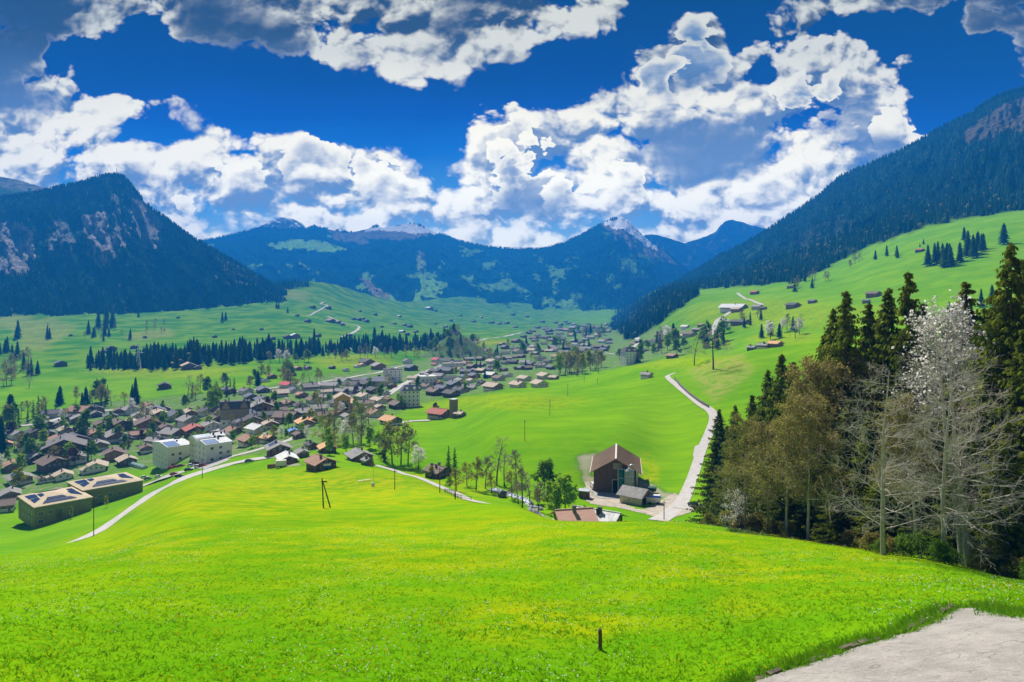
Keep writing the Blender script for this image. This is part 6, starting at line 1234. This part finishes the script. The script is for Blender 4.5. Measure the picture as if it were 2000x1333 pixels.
# trees along the stream and the lanes
MIDT = [('mid_spruce0',876,918,48,'dark spruce, left of the pair beside the stream side house'),('mid_spruce1',888,920,46,'dark spruce, right of the pair beside the stream side house'),('mid_bare0',970,948,92,'tall bare brown tree standing over the stream bushes'),('mid_bare2',985,950,70,'crooked bare tree next to the tall one by the stream'),('mid_bare1',1008,942,62,'slim bare tree right of the crooked one by the stream'),
 ('mid_bare1',1020,992,78,'broad leafless bush tree right above the stream'),('mid_bare0',1035,985,60,'leafless bush tree behind the stream stones'),('mid_green0',1063,965,64,'fresh green tree behind the stream opposite the barn'),('mid_lime0',1104,1006,74,'bright green tree in front of the farmyard, right one'),('mid_lime1',1082,1008,58,'pale green tree in front of the farmyard, left one'),('mid_olive1',930,958,62,'olive budding thicket left of the tall bare tree'),('mid_olive0',912,950,46,'olive budding thicket nearest the stream side house'),('mid_bare1',948,955,60,'grey brown thicket between the olive one and the tall bare tree'),
 ('mid_white0',817,918,46,'white blossoming cherry beside the lane'),('mid_bare0',752,905,72,'tall budding tree, first of the row behind the lane'),('mid_olive1',766,906,80,'tall budding tree, second of the row behind the lane'),('mid_olive0',783,908,78,'tall budding tree, third of the row behind the lane'),('mid_bare1',797,910,70,'tall budding tree, last of the row behind the lane'),('mid_spruce0',750,900,66,'dark spruce at the left end of the budding row'),('mid_lime1',722,876,40,'fresh green tree above the grey skylight chalet'),('mid_lime0',740,882,36,'lime green tree next to the budding row'),
 ('mid_olive0',636,870,62,'olive budding tree, leftmost above the orange roofed house'),('mid_bare1',652,868,66,'leafless tree, second above the orange roofed house'),('mid_white1',672,868,48,'white blossoming tree above the skylight chalet'),('mid_olive1',690,866,58,'olive budding tree right of the white blossom'),('mid_bare1',706,866,54,'leafless tree on the slope right of the white blossom'),('mid_bare0',630,824,64,'big bare lime tree in the middle of the village'),('mid_bare2',720,828,40,'bare tree at the meadow tip left of the orange roofed farmhouse'),('mid_olive0',706,830,42,'budding tree at the meadow tip'),
 ('mid_bare2',1393,722,86,'lone bare tree with a stout trunk on the brow of the hill'),('mid_bare0',1356,714,60,'slimmer bare tree left of the lone bare tree on the brow'),('mid_lime0',135,900,34,'lime green tree in front of the slate roofed house'),('mid_yellow0',37,952,34,'small bright yellow tree in front of the solar roofed chalet'),('mid_purple0',146,908,34,'copper red tree beside the lime green one'),('mid_brown0',105,908,36,'brown budding tree left of the copper red one'),('mid_green1',165,858,52,'tall green tree left of the pale grey roofed house'),('mid_lime1',415,812,52,'tall fresh green tree left of the brick mansion, front one'),('mid_green1',425,802,46,'tall green tree left of the brick mansion, rear one'),
 ('mid_green0',60,900,40,'green tree left of the wide brown chalet'),('mid_lime0',40,922,34,'lime tree behind the solar roofed chalet'),('mid_green0',178,900,36,'blue green tree right of the copper red one'),('mid_spruce0',252,872,30,'small spruce beside the blue grey roofed house'),('mid_purple1',275,868,26,'dark copper tree right of the small spruce'),('mid_olive0',1095,975,40,'olive bush behind the left green farmyard tree'),('mid_yellow1',842,935,24,'yellow green bush in front of the stream side house'),('mid_lime0',878,958,26,'low lime bush along the lane fence'),('mid_olive0',892,960,44,'budding bush right of the stream side house'),
 ('mid_purple0',850,805,18,'small copper tree left of the red roofed barn'),('mid_yellow0',1050,985,30,'yellow green bush above the stream'),('mid_bare1',1052,1000,56,'bare thicket right of the stream stones'),('mid_olive0',1000,975,54,'olive budding bush left of the broad leafless bush'),('mid_lime0',1075,990,48,'fresh lime bush behind the left farmyard tree'),('mid_bare0',1012,985,48,'brown twiggy thicket before the slim bare tree'),('mid_olive1',960,965,40,'olive thicket below the tall bare tree'),('mid_bare1',1140,1000,14,'low bare bush by the yard')]
for k, u, v, h, lb in MIDT:
    tree(k, u, v, h, '', 'spruce_tree' if 'spruce' in k else 'deciduous_tree', label=lb, ymin=165 if u > 800 and v > 900 else 200, wide=1.15)
# small potted trees in front of the olive blocks
for u, v, lb in ((117, 1018, 'thin young yellow tree, left of two before the olive front block'), (138, 1014, 'thin young yellow tree, right of two before the olive front block'), (209, 992, 'thin young yellow tree before the olive rear block')): tree('mid_yellow1', u, v, 22, '', label=lb, ymin=230, wide=.7)
LOOKS = {'lime': 'lime green garden tree', 'green': 'green garden tree', 'olive': 'olive budding tree', 'yellow': 'yellow green garden tree', 'purple': 'copper red garden tree', 'white': 'white blossoming tree', 'brown': 'brown budding tree', 'bare': 'bare leafless tree', 'spruce': 'dark spruce'}
rt2 = random.Random(9)
def scatter(poly, n, hr, kinds, ymin, far=False, group='garden trees of the village', avoid=True):
    us = [p[0] for p in poly]; vs = [p[1] for p in poly]; c = 0; g = 0
    while c < n and g < n * 40:
        g += 1; u = rt2.uniform(min(us), max(us)); v = rt2.uniform(min(vs), max(vs))
        if not bool(inpoly([u], [v], poly)[0]): continue
        k = rt2.choice(kinds); c += 1
        key = ('far_spruce%d' % rt2.randrange(4) if (far or v < 760) else 'mid_spruce%d' % rt2.randrange(2)) if k == 'spruce' else 'mid_%s%d' % (k, rt2.randrange(2))
        tree(key, u, v, rt2.uniform(*hr), LOOKS[k], 'spruce_tree' if k == 'spruce' else 'deciduous_tree', ymin=ymin, group=group if k != 'spruce' else 'spruces of the valley', wide=rt2.uniform(.95, 1.3))
GK = ['green', 'lime', 'olive', 'brown', 'bare', 'green', 'olive', 'purple', 'white', 'spruce', 'lime', 'green']
scatter([(0,930),(200,870),(300,800),(620,790),(640,850),(480,880),(200,905)], 36, (16, 26), ['lime', 'green', 'olive', 'lime', 'yellow'], 330)
scatter([(0,935),(60,905),(200,880),(300,860),(300,800),(150,800),(0,850)], 46, (18, 32), GK, 330)
scatter([(300,830),(460,800),(620,800),(640,850),(600,868),(480,880),(430,862),(300,862)], 30, (16, 28), GK, 330)
scatter([(450,790),(560,760),(760,745),(790,800),(700,830),(620,800)], 34, (16, 28), GK, 380)
scatter([(620,860),(700,850),(715,880),(640,890)], 9, (22, 40), ['olive', 'bare', 'brown', 'lime'], 300)
scatter([(0,850),(140,800),(300,790),(470,770),(470,760),(300,775),(120,790),(0,830)], 34, (24, 44), ['green', 'bare', 'olive', 'spruce', 'spruce', 'brown'], 420)
scatter([(340,770),(440,748),(520,735),(620,730),(640,745),(480,765)], 26, (20, 34), ['green', 'bare', 'olive', 'spruce', 'brown', 'bare'], 480)
scatter([(800,760),(900,715),(1000,675),(1180,640),(1190,690),(1000,735),(900,770)], 60, (14, 24), ['green', 'olive', 'spruce', 'spruce', 'bare', 'lime', 'brown'], 520)
scatter([(1085,730),(1100,724),(1190,716),(1200,724),(1100,742)], 18, (30, 44), ['lime', 'bare', 'olive', 'yellow', 'bare', 'lime'], 480)
scatter([(1195,712),(1250,668),(1330,655),(1345,690),(1300,702),(1220,716)], 22, (18, 34), ['lime', 'green', 'bare', 'white', 'spruce', 'brown'], 560)
scatter([(1365,690),(1395,640),(1420,650),(1440,665),(1420,690)], 12, (28, 42), ['lime', 'bare', 'spruce', 'green', 'white'], 560)
scatter([(1480,660),(1560,640),(1575,650),(1560,665),(1490,668)], 12, (24, 36), ['spruce', 'bare', 'spruce', 'white'], 540)
scatter([(1440,628),(1485,618),(1490,632),(1450,642)], 6, (14, 24), ['bare', 'olive', 'spruce'], 700)
scatter([(1540,560),(1700,500),(1720,510),(1600,560),(1540,590)], 16, (12, 24), ['bare', 'olive', 'spruce', 'brown'], 900)
scatter([(480,712),(620,700),(760,692),(860,690),(860,698),(620,712),(490,722)], 26, (14, 26), ['olive', 'bare', 'white', 'green', 'bare'], 700, group='trees by the river')
scatter([(90,640),(330,625),(340,660),(120,680)], 18, (8, 16), ['olive', 'bare', 'brown', 'bare'], 900, group='small trees on the left pasture')
scatter([(0,760),(0,715),(50,700),(80,740),(60,765)], 14, (24, 36), ['bare', 'olive', 'brown'], 600, group='trees by the river')
scatter([(1600,640),(1760,610),(1780,640),(1640,670)], 3, (12, 18), ['bare', 'olive'], 450)
scatter([(840,705),(930,700),(940,670),(905,655),(850,680)], 6, (12, 18), ['bare', 'olive', 'green'], 700)
# spruces: the belt along the river and the clumps on the pastures
def belt(curve, n, hr, dv, ymin, look='river belt spruce', gp='spruces of the valley', kinds=(0, 1, 2, 3)):
    us = [c[0] for c in curve]; vs = [c[1] for c in curve]
    for k in range(n):
        u = us[0] + (us[-1] - us[0]) * (k + rt2.uniform(-.4, .9)) / n; v = np.interp(u, us, vs) + rt2.uniform(*dv); h = np.interp(u, us, np.linspace(hr[0], hr[1], len(us))) * rt2.uniform(.42, 1.15)
        tree('far_spruce%d' % rt2.choice(kinds), u, v, h, look, 'spruce_tree', ymin=ymin, group=gp, wide=rt2.uniform(.95, 1.3))
belt([(170,722),(300,722),(420,710),(520,704),(620,694),(720,690),(800,686),(890,680)], 84, (40, 34), (-14, 5), 700)
belt([(250,722),(420,712),(520,704)], 14, (50, 46), (-2, 2), 700)
for u, v, n, sp_, h in ((205,640,9,18,40),(190,655,6,22,24),(92,660,4,8,26),(30,662,4,10,36),(8,690,6,14,40),(35,700,5,12,36),(435,626,3,6,22),(270,618,1,1,16),(215,660,6,16,22),(245,662,4,14,20),(25,815,3,8,62),(165,802,4,10,50),(120,792,4,16,36),(255,782,5,12,40),(265,790,2,5,26),(70,735,5,14,30),(60,725,4,14,34),(545,602,3,8,14),(560,612,2,6,14),(1830,520,9,30,52),(1860,512,8,30,50),(1900,500,8,26,46),(1925,488,5,18,44),(1885,470,2,6,32),(1955,478,2,6,44),(1880,640,6,30,50),(1840,640,4,20,36),(1930,600,5,20,40),(1800,480,3,8,12),(1740,500,7,16,24),(-4,880,3,8,70)):
    for k in range(max(1, int(n * .7))): tree('far_spruce%d' % rt2.randrange(4), u + rt2.uniform(-sp_, sp_), v + rt2.uniform(-3, 4) * (2 if n > 5 else 1), h * rt2.uniform(.7, 1.1), 'dark grassland spruce', 'spruce_tree', ymin=330, group='spruces of the valley', wide=rt2.uniform(1.0, 1.35))
# trees on the church hill
for k in range(34):
    x, y = rt2.uniform(-62, 62), rt2.uniform(-62, 10); z = hill_z(CH.x + x, CH.y + y); p = Vector((CH.x + x, CH.y + y, z)); kk = rt2.choice(['bare', 'olive', 'green', 'brown', 'bare', 'spruce'])
    tree('mid_%s%d' % (kk, rt2.randrange(2)) if kk != 'spruce' else 'far_spruce1', U0 + F * p.x / p.y, V0 - F * p.z / p.y, rt2.uniform(9, 15), 'church hill ' + LOOKS[kk], 'deciduous_tree' if kk != 'spruce' else 'spruce_tree', p, px=False, group='trees on the church hill', wide=1.3)
# ---------------------------------------------------------------- woods that read as one mass
wood_m1 = leafmat('mountain_wood', (.007, .032, .028), (.028, .070, .040), .1, .02); wood_m2 = leafmat('mountain_wood_broadleaf', (.09, .12, .035), (.18, .17, .07), .1, .05)
def stand(name, P, Hh, tiers, pts, seed, share=.08):
    """many small trees joined into one wood"""
    rg = np.random.default_rng(seed); n = len(P); mi = []; VV = []; FF = []; o = 0
    lab = rg.integers(0, 4, n); lab[rg.uniform(size=n) < share] = 9
    for t_ in (0, 1, 2, 3, 9):
        q = np.where(lab == t_)[0]
        if not len(q): continue
        if t_ == 9:
            bm = bmesh.new(); bmesh.ops.create_icosphere(bm, subdivisions=1, radius=.5); V0_ = np.array([list(v.co) for v in bm.verts]); F0_ = np.array([[v.index for v in f.verts] for f in bm.faces]); bm.free(); V0_ = V0_ * (.55, .55, .8) + (0, 0, .42); V0_ *= rg.uniform(.8, 1.15, (len(V0_), 1))
        else: V0_, F0_ = spruce_template(seed + t_, tiers, pts, .17, .0)
        a = rg.uniform(0, 6.28, len(q)); s = Hh[q] * (1 if t_ != 9 else .7); wd_ = s * rg.uniform(.9, 1.35, len(q)); c, sn = np.cos(a), np.sin(a)
        X = (V0_[None, :, 0] * c[:, None] - V0_[None, :, 1] * sn[:, None]) * wd_[:, None] + P[q, 0:1]; Y = (V0_[None, :, 0] * sn[:, None] + V0_[None, :, 1] * c[:, None]) * wd_[:, None] + P[q, 1:2]; Z = V0_[None, :, 2] * s[:, None] + P[q, 2:3]
        VV.append(np.stack([X, Y, Z], -1).reshape(-1, 3)); FF.append((F0_[None] + (np.arange(len(q)) * len(V0_))[:, None, None] + o).reshape(-1, 3)); o += len(q) * len(V0_); mi += [1 if t_ == 9 else 0] * (len(q) * len(F0_))
    return obj(name, mesh(name, np.concatenate(VV), np.concatenate(FF), [wood_m1, wood_m2], midx=mi), kind='stuff')
def wood_on(key, n, hr, seed, keep, tiers=5, pts=5, share=.08, srange=(0, 1)):
    us, ns, X, Y, Z, msk = MT[key]; rg = np.random.default_rng(seed); a = rg.uniform(0, len(us) - 1.01, n); b_ = np.concatenate([rg.uniform(srange[0], srange[1], n - n // 14), np.full(n // 14, .999)]) * (ns - 1.01); i, j = a.astype(int), b_.astype(int); fa, fb = a - i, b_ - j
    def L(A): return (A[i, j] * (1 - fa) * (1 - fb) + A[i + 1, j] * fa * (1 - fb) + A[i, j + 1] * (1 - fa) * fb + A[i + 1, j + 1] * fa * fb)
    x, y, z = L(X), L(Y), L(Z); rock = L(msk[..., 1]) * 1.5 + L(msk[..., 0]) + L(msk[..., 2]); ok = (rg.uniform(size=n) > rock * keep) & (fbm(x / 160, y / 160, seed, 3) > .22)
    P = np.stack([x, y, z - 1.0], -1)[ok]; return stand('forest', P, rg.uniform(hr[0], hr[1], len(P)), tiers, pts, seed, share)
wood_on('mountain11', 24000, (8, 17), 1, 1.3, 4, 5, .05); wood_on('mountain31', 24000, (8, 17), 2, 1.2, 4, 5, .05)
wood_on('mountain41', 20000, (10, 20), 3, 1.9, 3, 4, .03); wood_on('mountain51', 11000, (10, 20), 4, 1.9, 3, 4, .03); wood_on('alp21', 160, (14, 26), 5, .9, srange=(.75, 1))
rg = np.random.default_rng(12); uu_ = rg.uniform(170, 900, 700); vv_b = np.interp(uu_, [170, 300, 420, 520, 620, 720, 800, 900], [718, 717, 706, 700, 690, 686, 682, 675]) + rg.uniform(-13, 4, 700) * (.4 + vnoise(uu_ / 40, uu_ * 0, 3)); P = np.array([at(x, y, 720) for x, y in zip(uu_, vv_b)]); stand('forest', P, rg.uniform(9, 25, 700) * (.6 + .7 * vnoise(uu_ / 25, uu_ * 0, 8)) * np.interp(uu_, [170, 350, 900], [.75, 1.1, 1]), 7, 7, 70, .10)
# dark spur and the wood edges on the ground sheet
rg = np.random.default_rng(8); I, J = np.where((MBk > .5) & (GY > 880) & (UG > -420) & (UG < 2300)); wgt = (GY[I, J] ** 2) * .0 + 1; q = rg.choice(len(I), 7500); I, J = I[q], J[q]
P = np.stack([GX[I, J] + rg.normal(size=len(q)) * 3, GY[I, J] + rg.normal(size=len(q)) * 4, GZ[I, J] - .5], -1); stand('forest', P, rg.uniform(10, 22, len(q)), 6, 6, 50, .14)
# ---------------------------------------------------------------- grass and flowers of the near meadow
grassm = leafmat('grass_blades', (.12, .34, .003), (.23, .45, .006), .4, .6)
def lie_flat(m):
    """blades take the light like the sward they belong to"""
    t = NT(m.node_tree); n = t.new('ShaderNodeCombineXYZ'); n.inputs[2].default_value = 1.0
    for q in t.n:
        if q.type == 'BSDF_DIFFUSE': t.l.new(n.outputs[0], q.inputs['Normal'])
        if q.type == 'MIX_SHADER': q.inputs[0].default_value = .5
lie_flat(grassm); dand = leafmat('dandelion', (.55, .40, .0), (.70, .52, .0), .2); daisy = leafmat('daisy', (.75, .75, .72), (.85, .85, .82), .2)
EDP = [(p.x, p.y) for p in eg]
def near_pts(n, y0, y1, pw, seed, umax=2500, umin=-120):
    rg = np.random.default_rng(seed); y = y0 + (y1 - y0) * rg.uniform(size=n) ** pw; u = rg.uniform(umin, umax, n); x = (u - U0) / F * y
    tp = [at(a, b_, 8, 60) for a, b_ in TPIX]; ok = ~inpoly(x, y, [(p.x, p.y) for p in tp]); 
    cr = np.interp(u, [0, 400, 600, 800, 900, 1000, 1400, 1600, 1800, 2000, 2600], [105, 200, 200, 190, 145, 125, 92, 75, 63, 52, 48]); ok &= y < cr
    x, y = x[ok], y[ok]; z = np.array([ground_z(a, b_) for a, b_ in zip(x, y)]); return np.stack([x, y, z], -1), rg
P, rg = near_pts(84000, 15, 125, 1.75, 21); n = len(P); VV = []; 
for k in range(3):
    a = rg.uniform(0, 6.28, n); h = rg.uniform(.05, .12, n) * (.6 + .9 * vnoise(P[:, 0] * .5, P[:, 1] * .5, 4)) * np.interp(P[:, 1], [15, 50, 125], [1, .9, .35]); w_ = rg.uniform(.02, .045, n); off = rg.normal(size=(n, 2)) * .07; bx, by_ = P[:, 0] + off[:, 0], P[:, 1] + off[:, 1]; lx, ly = rg.normal(size=n) * .16, rg.normal(size=n) * .16 - .05
    VV.append(np.stack([np.stack([bx - w_ * np.cos(a), by_ - w_ * np.sin(a), P[:, 2] - .02], -1), np.stack([bx + w_ * np.cos(a), by_ + w_ * np.sin(a), P[:, 2] - .02], -1), np.stack([bx + lx, by_ + ly, P[:, 2] + h], -1)], 1).reshape(-1, 3))
VV = np.concatenate(VV); obj('grass', mesh('grass', VV, np.arange(len(VV)).reshape(-1, 3), [grassm]), kind='stuff')
# rank tufts along the kerb
rankm = leafmat('rank_grass', (.07, .22, .006), (.18, .38, .012), .4, 2.0); lie_flat(rankm)
rg = np.random.default_rng(33); C = []; 
for p in eg:
    dens_ = 34 if rg.uniform() < .75 else 8
    for k in range(dens_): C.append((p.x + rg.normal() * .35 - .12, p.y + abs(rg.normal()) * .45 - .12, 0))
C = np.array(C); z = np.array([ground_z(a, b_) for a, b_, _ in C]); n = len(C); VV = []
for k in range(9):
    a = rg.uniform(0, 6.28, n); h = rg.uniform(.10, .26, n) * (.5 + vnoise(C[:, 0] * 1.3, C[:, 1] * 1.3, 6)); w_ = rg.uniform(.012, .03, n); bx, by_ = C[:, 0] + rg.normal(size=n) * .08, C[:, 1] + rg.normal(size=n) * .08; ln = rg.uniform(.8, 1.7, n) * h
    VV.append(np.stack([np.stack([bx - w_ * np.sin(a), by_ + w_ * np.cos(a), z - .03], -1), np.stack([bx + w_ * np.sin(a), by_ - w_ * np.cos(a), z - .03], -1), np.stack([bx + ln * np.cos(a), by_ + ln * np.sin(a), z + h], -1)], 1).reshape(-1, 3))
VV = np.concatenate(VV); obj('verge_grass', mesh('verge_grass', VV, np.arange(len(VV)).reshape(-1, 3), [rankm]), kind='stuff')
def flowers(name, m_, n, y0, y1, seed, size, thr, sc, hgt, pw=1.2):
    P, rg = near_pts(n, y0, y1, pw, seed); d = fbm(P[:, 0] / sc, P[:, 1] / sc, seed, 3); P = P[d + rg.uniform(-.12, .12, len(P)) > thr]; n = len(P); P[:, 2] += rg.uniform(hgt * .6, hgt, n); VV = []; r = rg.uniform(.7, 1.25, n) * size * np.interp(P[:, 1], [20, 90], [1, 1.5])
    tx, ty = rg.normal(size=n) * .35, rg.normal(size=n) * .35 - .25; ring = []
    for k in range(6):
        a = math.pi * k / 3; ox, oy = r * math.cos(a), r * math.sin(a); ring.append(np.stack([P[:, 0] + ox, P[:, 1] + oy, P[:, 2] + ox * tx + oy * -ty], -1))
    VV = np.stack(ring, 1).reshape(-1, 3); obj(name, mesh(name, VV, np.arange(len(VV)).reshape(-1, 6), [m_]), kind='stuff')
flowers('dandelions', dand, 32000, 16, 120, 61, .026, .50, 7, .16); flowers('daisies', daisy, 16000, 16, 95, 62, .023, .53, 6, .2)
finish_labels()
